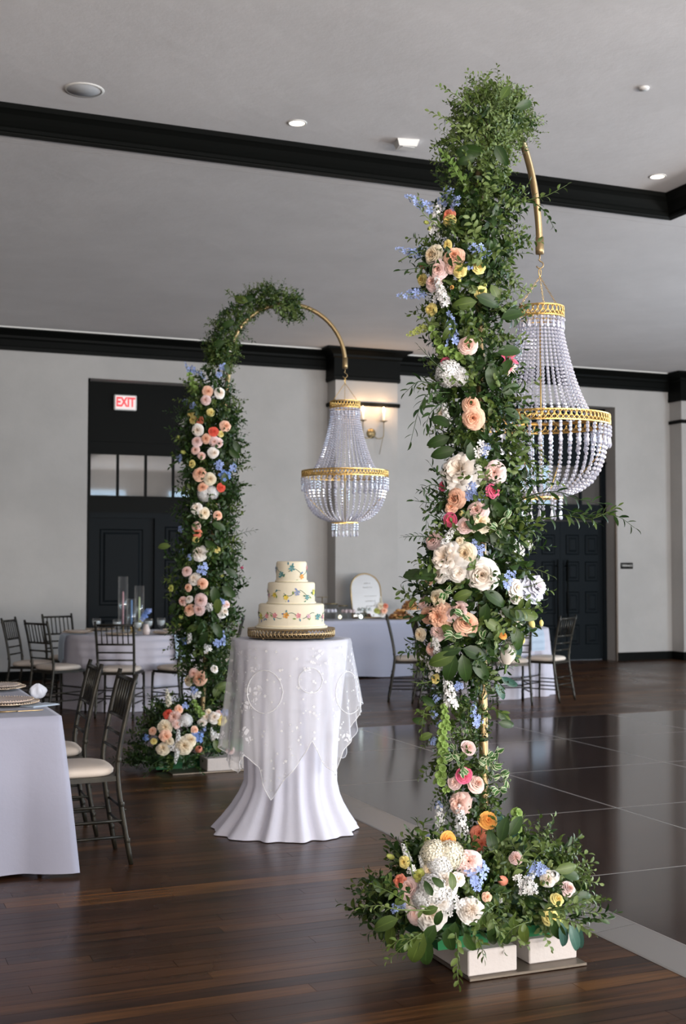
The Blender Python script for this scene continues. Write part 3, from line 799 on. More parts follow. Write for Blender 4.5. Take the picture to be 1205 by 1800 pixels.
def bells(seed):
    mb = MB(); r = random.Random(seed); mb.tube([(0, 0, -1.2), (.03, .02, 0), (0, 0, 1)], [.06, .05, .02], 6)
    n = 5
    for i in range(n):
        s = i/(n-1); z = -1+2*s; q = .30*(1-.25*s)
        for k in range(4):
            a = k*math.pi/2 + i*.8; d = Vector((math.cos(a), math.sin(a), .7)); M = frame((0, 0, z), d, 0, q)
            c = MB(); c.lathe([(.08, .0), (.22, .25), (.42, .75), (.85, 1.15), (1.15, 1.22)], 7, c=(0, 0, 0), smooth=False); c.lathe([(0, .35), (.28, .35)], 7); mb.merge(c, M)
    return mb
regb('G', 'green_bell_stem', [bells(1), bells(2)], [M_LBELL])
def lily(seed):
    mb = MB(); r = random.Random(seed)
    for k in range(6):
        a = k*math.pi/3; add_leaf(mb, frame((0, 0, -.2), (math.cos(a)*.9, math.sin(a)*.9, .8), 0), 1.15, .5, .5, .3, 5)
    for k in range(5): mb.tube([(0, 0, -.1), (.3*math.cos(k*1.25), .3*math.sin(k*1.25), .6)], .03, 4, mi=1)
    return mb
regb('Y', 'lily', [lily(1)], [M_PETAL, M_STEM])
WORD = {'R': 'garden rose', 'N': 'ranunculus', 'P': 'peony', 'L': 'lisianthus', 'M': 'dahlia', 'T': 'tulip', 'B': 'closed bud', 'H': 'hydrangea head', 'S': 'stock spike', 'D': 'delphinium spike', 'F': 'delphinium florets', 'G': 'green bell stem', 'Y': 'lily'}
CLR = {'w': ('white', (.90, .89, .87)), 'c': ('cream', (.86, .80, .64)), 'y': ('soft yellow', (.80, .72, .28)), 'g': ('yellow-green', (.52, .58, .16)), 'p': ('blush pink', (.87, .64, .60)), 'k': ('pale pink', (.88, .70, .71)),
       'h': ('hot pink', (.80, .16, .30)), 'a': ('apricot peach', (.89, .58, .44)), 'o': ('orange', (.90, .46, .12)), 's': ('salmon coral', (.82, .30, .20)), 'r': ('coral red', (.74, .12, .08)), 'b': ('light blue', (.36, .46, .80)),
       'l': ('lilac pink', (.74, .56, .56)), 'v': ('green', (.3, .45, .1)), 'd': ('deep blue', (.20, .32, .68))}
RB = random.Random(77)
def bloom(root, base, x, y, rp, T, C, depth, lateral=0.0, ang=None, up=0.15):
    """one bloom in front of the pixel (x, y), RP pixels in radius at DEPTH"""
    o = P(x, y, depth); name, me = RB.choice(BL[T]); r = rp*depth/F_PX
    toward = (EYEV-o).normalized()
    if T in 'SDG' or ang is not None:
        a = math.radians(90 if ang is None else ang)
        z = (RIGHT*math.cos(a) + Vector((0, 0, 1))*math.sin(a) + toward*0.25).normalized()
    else:
        z = (toward*1.0 + RIGHT*(lateral*0.9 + RB.uniform(-.3, .3)) + Vector((0, 0, 1))*(up + RB.uniform(-.25, .3))).normalized()
    s = r*1.08 if T in 'RNPLMHF' else (r*1.0 if T in 'SDG' else r*1.1)
    M = Matrix.Translation(-base) @ frame(o, z, RB.uniform(0, 6), s)
    cn, c = CLR[C]; j = RB.uniform(.93, 1.05)
    return put(name, me, root, M, tuple(min(1, q*j) for q in c), label=(cn + ' ' + WORD[T]) if T != 'G' else 'stem of green bell-shaped cups')

def sprig(root, base, key, o, d, sc=1.0, roll=None):
    name, mb, me, mt = RB.choice(SP[key]); return put(name, me, root, Matrix.Translation(-base) @ frame(o, d, RB.uniform(0, 6) if roll is None else roll, sc))
def sprig_into(acc, key, o, d, sc=1.0):
    name, mb, me, mt = RB.choice(SP[key]); acc.setdefault(mt.name, (MB(), mt))[0].merge(mb, frame(o, d, RB.uniform(0, 6), sc))
def flush(acc, root, base):
    for k, (mb, mt) in acc.items():
        if mb.v: mb.build('foliage', mt, root, base, kind='stuff')

def long_branch(root, base, pix, nl, L, W, mt, ang=40, seed=3, name='trailing_branch', stem=0.0022):
    mb = MB(); pts = [P(*q) for q in pix]
    fine = []
    for i in range(len(pts)-1):
        for k in range(4): fine.append(pts[i].lerp(pts[i+1], k/4))
    fine.append(pts[-1])
    for _ in range(2): fine = [fine[0]] + [(fine[i-1]+fine[i]*2+fine[i+1])/4 for i in range(1, len(fine)-1)] + [fine[-1]]
    sprig_on(mb, fine, nl, L, W, ang, seed, s0=0.04, stem=stem, taper=0.35); return mb.build(name, mt, root, base)

# ------------------------------------------------------------------ the two flower-dressed hooks
def smooth_path(pts, n=8):
    out = []
    for i in range(len(pts)-1):
        p0 = pts[max(i-1, 0)]; p1 = pts[i]; p2 = pts[i+1]; p3 = pts[min(i+2, len(pts)-1)]
        for k in range(n):
            u = k/n
            out.append(0.5*((2*p1) + (p2-p0)*u + (2*p0-5*p1+4*p2-p3)*u*u + (3*p1-p0-3*p2+p3)*u**3))
    out.append(pts[-1]); return out
def hook_stand(label, base, pole, spring, end, zs, zend, tie):
    root = thing('flower_arch', base, label, 'flower arch', 'gold hooked stands dressed with flowers')
    R = (end-spring).length/2; c = (spring+end)/2; u = (end-spring).normalized()
    arc = [Vector((c.x, c.y, zs)) - u*R*math.cos(a) + Vector((0, 0, R*math.sin(a))) for a in [math.pi*k/28 for k in range(29)]]
    col = smooth_path(pole, 6)
    m = MB(); m.tube(col, 0.0185, 14); m.build('post', M_BRASS, root, base)
    e = Vector((end.x, end.y, zend+0.02))
    m = MB(); m.tube(arc + [e], 0.0165, 14); m.build('curved_arm', M_BRASS, root, base)
    m = MB(); m.tube([e + Vector((0, 0, .06)), e, e - Vector((0, 0, .02))], [.0195, .0205, .0195], 14); m.build('end_sleeve', M_BRASS, root, base)
    m = MB(); h = e - Vector((0, 0, .02)); pts = [h, h - Vector((0, 0, .025))]
    for k in range(11):
        a = math.radians(110 - k*27); pts.append(h - Vector((0, 0, .052)) + RIGHT*(.017*math.cos(a)) + Vector((0, 0, .017*math.sin(a)+.01*(k == 0))))
    m.tube(pts, 0.0032, 8); m.build('screw_hook', M_BRASS, root, base)
    m = MB(); t0 = tie; m.lathe([(0.0195, -.004), (.022, -.002), (.022, .004), (.0195, .006)], 16, c=tuple(t0)); m.tube([t0 + RIGHT*.018, t0 - RIGHT*.05 + Vector((0, 0, .004))], .0025, 6)
    m.build('cable_tie', M_TIE, root, base)
    return root, arc, col, h - Vector((0, 0, .069))

def garland(root, base, stations, nobj, nstuff, keys, seed, vis=0.72):
    """sprigs all round a path of (point, radius, axis); the first NOBJ are parts of their own"""
    r = random.Random(seed); w_ = []
    for i in range(len(stations)-1):
        w_.append((stations[i+1][0]-stations[i][0]).length * (stations[i][1]+0.03))
    tot = sum(w_); acc = {}
    for k in range(nobj+nstuff):
        q = r.random()*tot; i = 0
        while q > w_[i] and i < len(w_)-1: q -= w_[i]; i += 1
        f = min(1, q/w_[i]); c = stations[i][0].lerp(stations[i+1][0], f); R = stations[i][1]*(1-f)+stations[i+1][1]*f
        ax = (stations[i+1][0]-stations[i][0]).normalized()
        tw = (EYEV-c); tw = (tw - ax*tw.dot(ax)).normalized(); sd = ax.cross(tw)
        part = k < nobj
        th = r.uniform(-1.75, 1.75) if (part or r.random() < 0.45) else r.uniform(-math.pi, math.pi)
        out = tw*math.cos(th) + sd*math.sin(th)
        rad = R*(r.uniform(.48, .85) if part else r.uniform(.15, .75))
        d = (out*r.uniform(.35, 1) + ax*r.uniform(-1.0, .8) + tw.cross(out)*0).normalized()
        d = (d + Vector((0, 0, -0.25))).normalized()
        key = keys(c.z, r); sc = min(1.15, max(.55, R/0.15))*r.uniform(.75, 1.1)
        if part: sprig(root, base, key, c+out*rad, d, sc)
        else: sprig_into(acc, key, c+out*rad, d, sc)
    flush(acc, root, base)

ARC_FILL = True
# ---- near hook
def poleN(y): return 4.93 + (1650-y)/1300*0.17
BN = AZ(849, 1648, 0.012)
SN, EN = P(841, 350, 5.10), P(948, 440, 5.95)
zsN = 2.985
pole = [BN, P(850, 1400, poleN(1400)), P(848, 1180, poleN(1180)), P(845, 800, poleN(800)), P(842, 500, poleN(500)), Vector((SN.x, SN.y, zsN))]
NR, NARC, NCOL, NHOOK = hook_stand('gold hooked stand covered in flowers, nearer one, standing between two concrete blocks', Vector((BN.x, BN.y, 0)), pole, Vector((SN.x, SN.y, zsN)), Vector((EN.x, EN.y, zsN)), zsN, 2.965, P(842, 520, 5.06))
baseN = NR.location.copy()
tabN = [(352, 850, 58), (400, 842, 62), (450, 822, 66), (500, 820, 66), (550, 824, 64), (600, 830, 60), (650, 832, 60), (700, 830, 60), (750, 845, 60), (800, 862, 60), (850, 852, 66), (900, 842, 66), (950, 838, 74), (1000, 838, 80), (1050, 832, 80), (1100, 828, 76), (1150, 820, 66), (1190, 805, 50), (1250, 797, 46), (1300, 800, 44), (1350, 824, 52), (1400, 822, 42), (1450, 838, 42), (1500, 840, 40)]
stN = []
outU = (Vector((SN.x, SN.y, 0))-Vector((EN.x, EN.y, 0))).normalized()
for k in range(17, -1, -2):
    p = NARC[k]; o_ = (p - Vector(((SN.x+EN.x)/2, (SN.y+EN.y)/2, zsN))).normalized()
    stN.append((p + o_*0.035 - RIGHT*0.02, 0.105 if k < 13 else 0.08))
for (y, cx, hw) in tabN: stN.append((P(cx, y, poleN(y)), hw*poleN(y)/F_PX))
def keysN(z, r):
    q = r.random()
    if z > 3.05: return 'smilax' if q < .42 else 'smid' if q < .75 else 'box' if q < .92 else 'dark'
    if z > 2.4: return 'smid' if q < .32 else 'box' if q < .5 else 'dark' if q < .85 else 'smilax'
    if z > 0.95: return 'dark' if q < .48 else 'ruscus' if q < .58 else 'smid' if q < .80 else 'box' if q < .92 else 'smilax'
    return 'smid' if q < .4 else 'dark' if q < .65 else 'var' if q < .8 else 'box'
garland(NR, baseN, stN, 295, 1250, keysN, 11)
garland(NR, baseN, stN[:10], 0, 330, keysN, 12)

BLN = """790 345 17 F b;800 356 14 F b;779 352 12 F b;736 356 26 D b 150;766 385 26 S w 80;788 379 13 L s;789 388 12 L y;749 391 6 B g;757 402 8 B g;786 430 9 L y;761 449 19 R c;797 451 19 R a;793 470 12 R p;770 473 17 R k;761 496 16 R k;
807 475 13 L y;841 470 12 L y;807 493 5 B g;836 438 13 F b;850 446 12 F b;823 467 9 F b;741 469 7 T s;741 491 11 L y;722 517 24 D b 190;716 442 20 D b 165;737 440 8 F b;775 512 26 S w 110;770 520 14 F w;757 544 12 L y;845 514 12 L y;852 501 5 B g;793 580 30 D b 95;794 505 6 B o;732 582 20 S g 205;822 607 17 R p;771 603 26 G v 115;797 622 24 G v 160;781 637 10 L h;
788 657 25 H w;806 662 18 H w;892 631 17 Y h;895 645 13 Y k;827 711 16 R a;831 735 20 R a;783 728 19 S w 100;776 726 11 M w;846 790 16 F w;853 788 12 F b;848 803 8 F b;809 829 35 P w;868 831 19 P k;779 855 9 N h;866 863 13 L h;829 859 14 F b;844 873 10 F b;824 872 9 F b;800 876 19 R a;793 892 12 L a;
838 898 20 R k;842 918 18 P c;812 903 9 B y;792 914 14 N h;818 924 16 N k;761 950 16 R k;790 940 20 S w 60;818 973 19 R c;808 951 9 L c;786 982 31 P w;771 1010 16 L w;805 1006 18 L w;847 1011 29 R w;843 967 11 F b;833 956 8 F b;753 1020 9 R a;768 1051 15 L c;745 1060 13 L k;751 1082 16 R a;772 1083 22 P a;807 1070 15 L l;794 1080 13 L k;
819 1096 22 R a;738 1115 12 L c;766 1120 20 S w 80;769 1150 26 S w 95;758 1141 12 R p;770 1110 14 P k;906 1034 17 L w;908 1050 13 L w;896 1012 12 F b;889 1028 10 F b;938 1032 25 P i;903 958 12 F w;929 957 9 F w;915 968 9 F w;893 1146 24 T w 80;916 1125 8 L y;884 1117 7 R o;934 1096 9 B y -70;951 1095 6 B y -85;903 1088 14 Y w;885 1080 9 F w;
788 1210 30 S w 98;764 1193 9 L y;757 1187 7 F w;758 1169 10 F w;805 1206 9 F b;832 1248 15 D b 85;838 1267 12 F b;766 1228 8 F b;763 1256 8 F b;773 1274 8 F b;761 1303 8 F b;782 1262 20 G v 95;777 1300 24 G v 92;775 1352 26 G v 85;822 1315 14 N l;815 1363 15 N h;800 1375 14 N k;837 1378 16 R p;792 1385 14 G v 20;807 1412 18 P p;810 1445 34 S w 95;772 1440 28 S w 92;772 1417 10 F b;856 1443 17 N o;905 1458 30 G v 85;891 1500 22 G v 80;841 1465 15 R s;845 1484 16 R s;751 1475 8 F b;859 1000 9 F b;700 1000 0 F b"""
CLR['i'] = ('pale ice blue', (.72, .77, .93))
def blooms(root, base, txt, depth_fn):
    for q in txt.replace('\n', '').split(';'):
        a = q.split()
        if not a: continue
        x, y, r_ = float(a[0]), float(a[1]), float(a[2])
        if r_ == 0: continue
        d, lat = depth_fn(x, y, r_)
        bloom(root, base, x, y, r_, a[3], a[4], d, lat, float(a[5]) if len(a) > 5 else None)
def depthN(x, y, r_):
    i = max(j for j in range(len(tabN)) if tabN[j][0] <= max(y, 352)); a = tabN[i]; b_ = tabN[min(i+1, len(tabN)-1)]
    f = (y-a[0])/max(1, b_[0]-a[0]) if b_ is not a else 0
    cx = a[1]+(b_[1]-a[1])*f; hw = (a[2]+(b_[2]-a[2])*f)*1.12; l = max(-1, min(1, (x-cx)/hw))
    return poleN(y) - math.sqrt(1-l*l*.92)*hw*poleN(y)/F_PX - r_*5/F_PX*0.25, l
blooms(NR, baseN, BLN, depthN)
# large single leaves and loose branches that stand out
def leaves(root, base, txt, depth_fn, key='big'):
    for q in txt.replace('\n', '').split(';'):
        a = q.split(); x, y, L_, an = map(float, a[:4]); k_ = a[4] if len(a) > 4 else key
        d, lat = depth_fn(x, y, 8); d -= 0.02
        o = P(x, y, d); aa = math.radians(an); tw = (EYEV-o).normalized()
        z = (RIGHT*math.cos(aa) + Vector((0, 0, 1))*math.sin(aa)).normalized()
        yv = (tw + Vector((RB.uniform(-.4, .4), RB.uniform(-.4, .4), RB.uniform(-.2, .5)))); yv = (yv - z*yv.dot(z)).normalized()
        M = Matrix((yv.cross(z), yv, z)).transposed().to_4x4()
        name, mb, me, mt = RB.choice(SP[k_]); ref = 0.10 if k_ == 'big' else 0.12
        put(name, me, root, Matrix.Translation(-base + o) @ M @ Matrix.Scale(L_*d/F_PX/ref, 4))
leaves(NR, baseN, """843 262 44 190;850 268 40 170;870 255 40 -60;836 275 34 200;905 190 34 20;880 175 32 60;860 300 34 -90;838 530 44 190;836 520 46 -20;862 500 34 -60;880 560 42 20;873 620 44 10;860 640 46 -80;795 560 36 250;800 570 34 230;790 768 42 200;800 790 44 195;820 770 44 -70;828 775 40 -90;792 750 40 150;838 800 40 -60;862 880 40 -50;
750 1010 42 180;770 1012 44 175;905 1075 44 -15;880 1070 48 -20;812 1140 40 190;800 1150 52 250;800 1150 50 200;812 1140 48 -20;830 1160 46 -50;812 1150 50 -80;800 1130 40 120;850 1090 40 -30;860 1110 46 -80;905 1110 50 -85 blue;900 1100 46 -70;815 910 34 30;860 940 44 -40;870 960 40 20;850 1040 46 -30;855 1060 40 -100;830 1040 36 200;
870 1200 34 -60 blue;880 1190 34 -30 blue;880 1430 46 -70 blue;890 1450 44 -55 blue;870 1420 40 -80 blue;880 690 36 20;884 720 34 -20;880 660 36 60;870 1250 30 -30;875 1270 30 -10;760 1290 26 200;765 1240 28 150;750 1270 26 170""", depthN)
for k, (x, y, n) in enumerate(((800, 1330, 0), (812, 1345, 0), (845, 1330, 0), (858, 1345, 0), (870, 1360, 0), (880, 1375, 0), (868, 1385, 0), (850, 1350, 0), (862, 1330, 0), (872, 930, 0), (880, 915, 0), (850, 1120, 0), (812, 1085, 0), (800, 1110, 0), (858, 1495, 0), (862, 1480, 0), (790, 1035, 0))):
    d, lat = depthN(x, y, 10); o = P(x, y, d); sprig(NR, baseN, 'var', o, (EYEV-o).normalized() + RIGHT*lat*.6 + Vector((RB.uniform(-.3, .3), 0, RB.uniform(-.3, .4))), 1.0)
LB = [
 ([(855, 200, 5.1), (835, 165, 5.05), (832, 132, 5.02)], 12, .026, .013, M_LMID), ([(840, 200, 5.05), (800, 165, 5.0), (770, 152, 4.98)], 14, .026, .014, M_LLIGHT), ([(835, 250, 5.0), (790, 212, 4.95), (754, 196, 4.92)], 15, .03, .015, M_LLIGHT),
 ([(830, 275, 5.0), (800, 240, 4.95), (782, 250, 4.92)], 12, .026, .013, M_LMID), ([(880, 190, 5.2), (890, 160, 5.2), (894, 140, 5.2)], 9, .026, .013, M_LLIGHT), ([(890, 200, 5.2), (915, 180, 5.2), (935, 180, 5.2)], 9, .034, .018, M_LMID), ([(900, 215, 5.3), (925, 205, 5.3), (936, 218, 5.3)], 10, .026, .014, M_LDARK),
 ([(880, 370, 5.1), (930, 350, 5.05), (960, 345, 5.05), (996, 325, 5.05)], 14, .034, .02, M_LMID), ([(890, 355, 5.1), (940, 355, 5.05), (960, 375, 5.0), (974, 402, 5.0)], 14, .03, .017, M_LDARK), ([(885, 400, 5.1), (905, 410, 5.05), (925, 415, 5.05), (933, 435, 5.05)], 12, .024, .013, M_LLIGHT),
 ([(870, 480, 5.1), (895, 490, 5.05), (925, 512, 5.0)], 14, .032, .014, M_LMID), ([(820, 320, 4.98), (790, 290, 4.92), (776, 268, 4.9)], 14, .032, .02, M_LBELL), ([(825, 340, 4.98), (805, 310, 4.92), (790, 280, 4.9)], 14, .03, .02, M_LBELL),
 ([(775, 400, 4.95), (740, 375, 4.9), (735, 345, 4.9)], 9, .026, .014, M_LLIGHT), ([(770, 460, 4.95), (745, 470, 4.9), (705, 475, 4.88)], 7, .05, .018, M_LDARK), ([(790, 660, 4.9), (760, 635, 4.85), (735, 608, 4.85)], 9, .03, .013, M_LDARK),
 ([(790, 690, 4.9), (750, 690, 4.85), (735, 720, 4.85), (722, 775, 4.85)], 14, .058, .018, M_LDARK), ([(780, 670, 4.9), (755, 675, 4.85), (735, 668, 4.85), (712, 690, 4.85)], 12, .05, .016, M_LDARK), ([(785, 700, 4.9), (755, 725, 4.85), (748, 750, 4.85)], 9, .055, .018, M_LDARK),
 ([(785, 860, 4.9), (760, 850, 4.85), (742, 860, 4.85)], 9, .045, .013, M_LDARK), ([(785, 840, 4.9), (765, 830, 4.85), (755, 815, 4.85)], 6, .045, .012, M_LDARK), ([(785, 880, 4.9), (760, 885, 4.85), (728, 880, 4.85)], 8, .045, .013, M_LDARK), ([(780, 920, 4.9), (750, 900, 4.85), (748, 930, 4.85)], 8, .045, .013, M_LDARK),
 ([(765, 945, 4.9), (735, 942, 4.85), (708, 944, 4.85)], 14, .028, .009, M_LDARK), ([(760, 980, 4.9), (745, 985, 4.85), (740, 1005, 4.85)], 6, .03, .01, M_LDARK),
 ([(890, 760, 5.0), (915, 790, 4.98), (940, 830, 4.95), (965, 850, 4.95)], 20, .03, .018, M_LMID), ([(885, 780, 5.0), (905, 820, 4.95), (925, 860, 4.95), (930, 885, 4.95)], 20, .032, .018, M_LMID), ([(890, 740, 5.0), (930, 770, 4.98), (960, 810, 4.95)], 18, .028, .016, M_LMID), ([(885, 800, 5.0), (940, 815, 4.95), (985, 850, 4.9)], 14, .034, .018, M_LMID),
 ([(880, 900, 4.95), (930, 870, 4.9), (980, 862, 4.85), (1020, 880, 4.8), (1060, 885, 4.8)], 16, .056, .018, M_LDARK), ([(885, 930, 4.95), (930, 915, 4.9), (990, 905, 4.85), (1040, 905, 4.8), (1085, 905, 4.8), (1115, 928, 4.8)], 22, .052, .017, M_LDARK), ([(885, 950, 4.95), (920, 930, 4.9), (950, 915, 4.85)], 9, .058, .022, M_LMID), ([(990, 905, 4.85), (1040, 915, 4.8), (1085, 890, 4.8)], 14, .05, .016, M_LMID), ([(900, 890, 4.95), (960, 885, 4.85), (1010, 900, 4.8), (1050, 920, 4.8)], 12, .045, .016, M_LDARK),
 ([(880, 990, 4.95), (915, 1005, 4.9), (945, 1000, 4.88), (968, 1012, 4.88)], 12, .038, .014, M_LMID), ([(870, 970, 4.95), (905, 980, 4.9), (900, 1010, 4.9)], 12, .028, .015, M_LMID), ([(900, 1020, 4.95), (920, 1035, 4.9), (952, 1022, 4.88)], 7, .018, .008, M_LMID),
 ([(765, 1195, 4.9), (740, 1202, 4.88), (722, 1198, 4.86)], 6, .02, .004, M_LLIGHT), ([(780, 1260, 4.9), (745, 1255, 4.86), (730, 1250, 4.86)], 9, .026, .016, M_LMID), ([(775, 1240, 4.9), (745, 1240, 4.86), (740, 1290, 4.86)], 12, .028, .016, M_LMID), ([(845, 1250, 4.95), (870, 1245, 4.92), (888, 1258, 4.9)], 5, .045, .018, M_LMID),
 ([(700, 460, 4.88), (720, 448, 4.88), (745, 440, 4.9)], 3, .012, .006, M_LMID), ([(760, 1440, 4.85), (738, 1448, 4.8), (728, 1440, 4.8)], 4, .03, .01, M_LDARK)]
for i, (pts, nl, L_, W_, mt) in enumerate(LB): long_branch(NR, baseN, pts, nl, L_, W_, mt, 45, seed=40+i)

# base plate under the near stand
off = AZ(812, 1706, 0.0); PX0, PY0 = off.x-0.01, off.y-0.01
m = MB(); m.bevbox(2.13, 2.62, 4.00, 4.62, 0.001, 0.012, 0.002); m.build('base_plate', M_PLATE, NR, baseN, label='flat dark steel plate')
# ------------------------------------------------------------------ far hook
BF = AZ(355, 1345, 0.012)
SF, EF = HD(403, 9.15), HD(606, 9.28)
zsF = 3.0
pole = [BF, P(356, 1240, 9.2), P(365, 1090, 9.2), P(378, 890, 9.2), P(392, 740, 9.17), Vector((SF.x, SF.y, zsF))]
FR, FARC, FCOL, FHOOK = hook_stand('gold hooked stand covered in flowers, the farther one behind the cake table', Vector((BF.x, BF.y, 0)), pole, Vector((SF.x, SF.y, zsF)), Vector((EF.x, EF.y, zsF)), zsF, 2.955, P(402, 618, 9.15))
baseF = FR.location.copy()
tabF = [(600, 392, 24), (640, 388, 22), (670, 372, 32), (700, 370, 36), (740, 368, 48), (780, 368, 48), (820, 374, 48), (860, 372, 42), (900, 368, 38), (940, 370, 40), (980, 362, 50), (1020, 358, 54), (1060, 364, 50), (1100, 362, 46), (1140, 362, 40), (1180, 360, 32), (1215, 357, 22)]
stF = []
cF = Vector(((SF.x+EF.x)/2, (SF.y+EF.y)/2, zsF))
for k in range(16, -1, -2):
    p = FARC[k]; o_ = (p-cF).normalized(); stF.append((p + o_*(0.085 if k < 13 else -0.02), 0.09))
for (y, cx, hw) in tabF: stF.append((P(cx, y, 9.2), hw*9.2/F_PX))
def keysF(z, r):
    q = r.random()
    if z > 2.9: return 'smid' if q < .35 else 'box' if q < .6 else 'dark'
    return 'dark' if q < .6 else 'ruscus' if q < .75 else 'smid' if q < .88 else 'box'
garland(FR, baseF, stF, 220, 1300, keysF, 23)
garland(FR, baseF, stF[:11], 60, 340, keysF, 24)
def depthF(x, y, r_):
    i = max([j for j in range(len(tabF)) if tabF[j][0] <= y] or [0]); a = tabF[i]; b_ = tabF[min(i+1, len(tabF)-1)]
    f = (y-a[0])/max(1, b_[0]-a[0]) if b_ is not a else 0
    cx = a[1]+(b_[1]-a[1])*f; hw = a[2]*1.1; l = max(-1, min(1, (x-cx)/hw)); return 9.2 - math.sqrt(1-l*l*.92)*hw*9.2/F_PX - .03, l
blooms(FR, baseF, """330 647 11 D b 120;340 650 9 F b;354 659 10 D b -50;339 676 17 G v 110;392 645 7 F b;385 659 6 F b;365 688 10 R a;386 691 10 R w;361 703 9 R k;335 727 7 L y;370 725 7 L y;339 738 8 L y;325 737 12 S w 60;351 739 9 N s;347 756 11 R w;396 749 10 R a;375 759 9 N r;388 763 6 L y;362 771 9 R a;376 776 9 R k;384 779 9 R k;346 776 10 R k;343 791 8 R p;354 801 7 R p;375 796 10 R w;
340 714 8 F b;326 706 6 F b;316 806 7 F b;395 837 11 F d;384 818 9 F b;409 822 8 F b;337 815 7 L y;351 833 13 R a;369 842 11 R c;356 857 10 R a;388 857 8 N r;360 868 14 H w;372 866 13 H w;345 893 11 L w;359 902 10 L c;383 906 8 R a;344 926 9 R p;346 937 9 R s;344 948 6 L y;350 972 13 P w;381 966 6 L y;356 1000 11 F b;319 972 8 F b;333 980 6 F b;328 1004 9 R l;341 1017 12 M w;355 1026 10 R a;330 1033 7 R a;
321 1057 9 R p;332 1053 7 R w;352 1055 12 R k;333 1071 11 R a;349 1071 11 R k;368 1068 8 F w;388 1058 7 F b;392 1075 10 P w;398 1063 7 L k;392 1120 12 D b 90;382 1131 8 F b;323 1127 8 F d;333 1118 12 S w 90;377 1176 7 L w;331 1196 10 R c;350 1192 13 R a;340 1184 9 R p;341 1213 7 F b;345 1222 9 F w;425 998 4 B h;363 1140 9 F w;318 930 6 F b;300 1034 6 L g;318 1085 6 B g;315 1098 5 B g;314 769 6 B g;322 795 6 B g;390 1012 5 B g""", depthF)
leaves(FR, baseF, """436 530 26 165;446 524 24 190;410 775 24 -60;402 790 24 -40;360 1090 30 250;375 1095 30 -60;390 1030 30 -40;375 1030 34 -80;385 1050 30 -100;365 1110 30 -120;350 1100 26 200;300 960 24 180;310 1060 22 230;395 1000 26 -30;372 920 26 -20;360 950 28 -40;395 830 26 -90;412 565 24 200;395 600 24 200;380 1210 26 20;395 640 20 -60""", depthF)
LF = [([(400, 560, 9.1), (380, 565, 9.1), (362, 572, 9.1)], 10, .04, .016, M_LMID), ([(395, 590, 9.1), (370, 595, 9.1), (350, 600, 9.1)], 10, .04, .016, M_LDARK), ([(430, 530, 9.1), (405, 520, 9.1), (398, 512, 9.1)], 8, .04, .02, M_LMID),
 ([(470, 520, 9.1), (495, 508, 9.1), (500, 492, 9.1)], 9, .03, .016, M_LDARK), ([(480, 520, 9.1), (510, 505, 9.1), (518, 510, 9.1)], 10, .03, .016, M_LMID), ([(480, 535, 9.1), (510, 545, 9.1), (545, 540, 9.1), (550, 560, 9.1)], 16, .032, .014, M_LMID), ([(480, 535, 9.1), (500, 550, 9.1), (505, 562, 9.1)], 14, .035, .02, M_LLIGHT), ([(490, 535, 9.1), (515, 545, 9.1), (520, 560, 9.1)], 14, .035, .02, M_LLIGHT),
 ([(415, 570, 9.1), (430, 590, 9.1), (446, 600, 9.1)], 10, .03, .014, M_LDARK), ([(410, 590, 9.1), (418, 602, 9.1), (420, 612, 9.1)], 8, .035, .018, M_LMID), ([(400, 690, 9.1), (415, 705, 9.1), (432, 703, 9.1)], 8, .04, .016, M_LMID), ([(400, 700, 9.1), (410, 760, 9.1), (412, 800, 9.1)], 14, .05, .026, M_LDARK), ([(405, 740, 9.1), (425, 735, 9.1), (432, 745, 9.1)], 8, .035, .014, M_LDARK),
 ([(405, 820, 9.1), (425, 825, 9.1), (444, 822, 9.1)], 10, .035, .014, M_LMID), ([(400, 850, 9.1), (415, 860, 9.1), (416, 880, 9.1)], 10, .04, .016, M_LDARK), ([(395, 960, 9.1), (410, 945, 9.1), (430, 935, 9.1), (447, 932, 9.1)], 14, .05, .013, M_LDARK), ([(395, 970, 9.1), (410, 960, 9.1), (422, 954, 9.1)], 8, .05, .012, M_LDARK), ([(395, 950, 9.1), (400, 932, 9.1), (406, 918, 9.1)], 5, .055, .016, M_LDARK),
 ([(405, 950, 9.1), (410, 980, 9.1), (412, 1010, 9.1)], 12, .045, .03, M_LMID), ([(400, 1020, 9.1), (415, 1020, 9.1), (424, 1012, 9.1)], 10, .03, .013, M_LDARK), ([(400, 1030, 9.1), (410, 1045, 9.1), (418, 1050, 9.1)], 9, .028, .01, M_LDARK), ([(340, 985, 9.1), (310, 980, 9.1), (288, 972, 9.1)], 10, .05, .026, M_LDARK), ([(330, 1020, 9.1), (305, 1030, 9.1), (295, 1048, 9.1)], 10, .05, .024, M_LMID), ([(325, 1010, 9.1), (300, 1015, 9.1), (292, 1020, 9.1)], 10, .04, .016, M_LMID),
 ([(340, 1070, 9.1), (320, 1090, 9.1), (312, 1100, 9.1)], 8, .05, .02, M_LMID), ([(330, 1140, 9.1), (322, 1170, 9.1), (318, 1190, 9.1)], 12, .045, .016, M_LDARK), ([(385, 1110, 9.1), (400, 1150, 9.1), (398, 1180, 9.1)], 12, .045, .018, M_LDARK), ([(340, 700, 9.1), (320, 715, 9.1), (310, 735, 9.1)], 8, .035, .014, M_LDARK), ([(340, 810, 9.1), (325, 825, 9.1), (318, 835, 9.1)], 7, .03, .012, M_LMID)]
for i, (pts, nl, L_, W_, mt) in enumerate(LF): long_branch(FR, baseF, pts, nl, L_, W_, mt, 45, seed=140+i)
cfb = AZ(400, 1357, 0.0)
m = MB(); m.bevbox(BF.x-0.30, BF.x+0.30, BF.y-0.30, BF.y+0.30, 0.001, 0.012, 0.002); m.build('base_plate', M_PLATE, FR, baseF, label='flat dark steel plate')

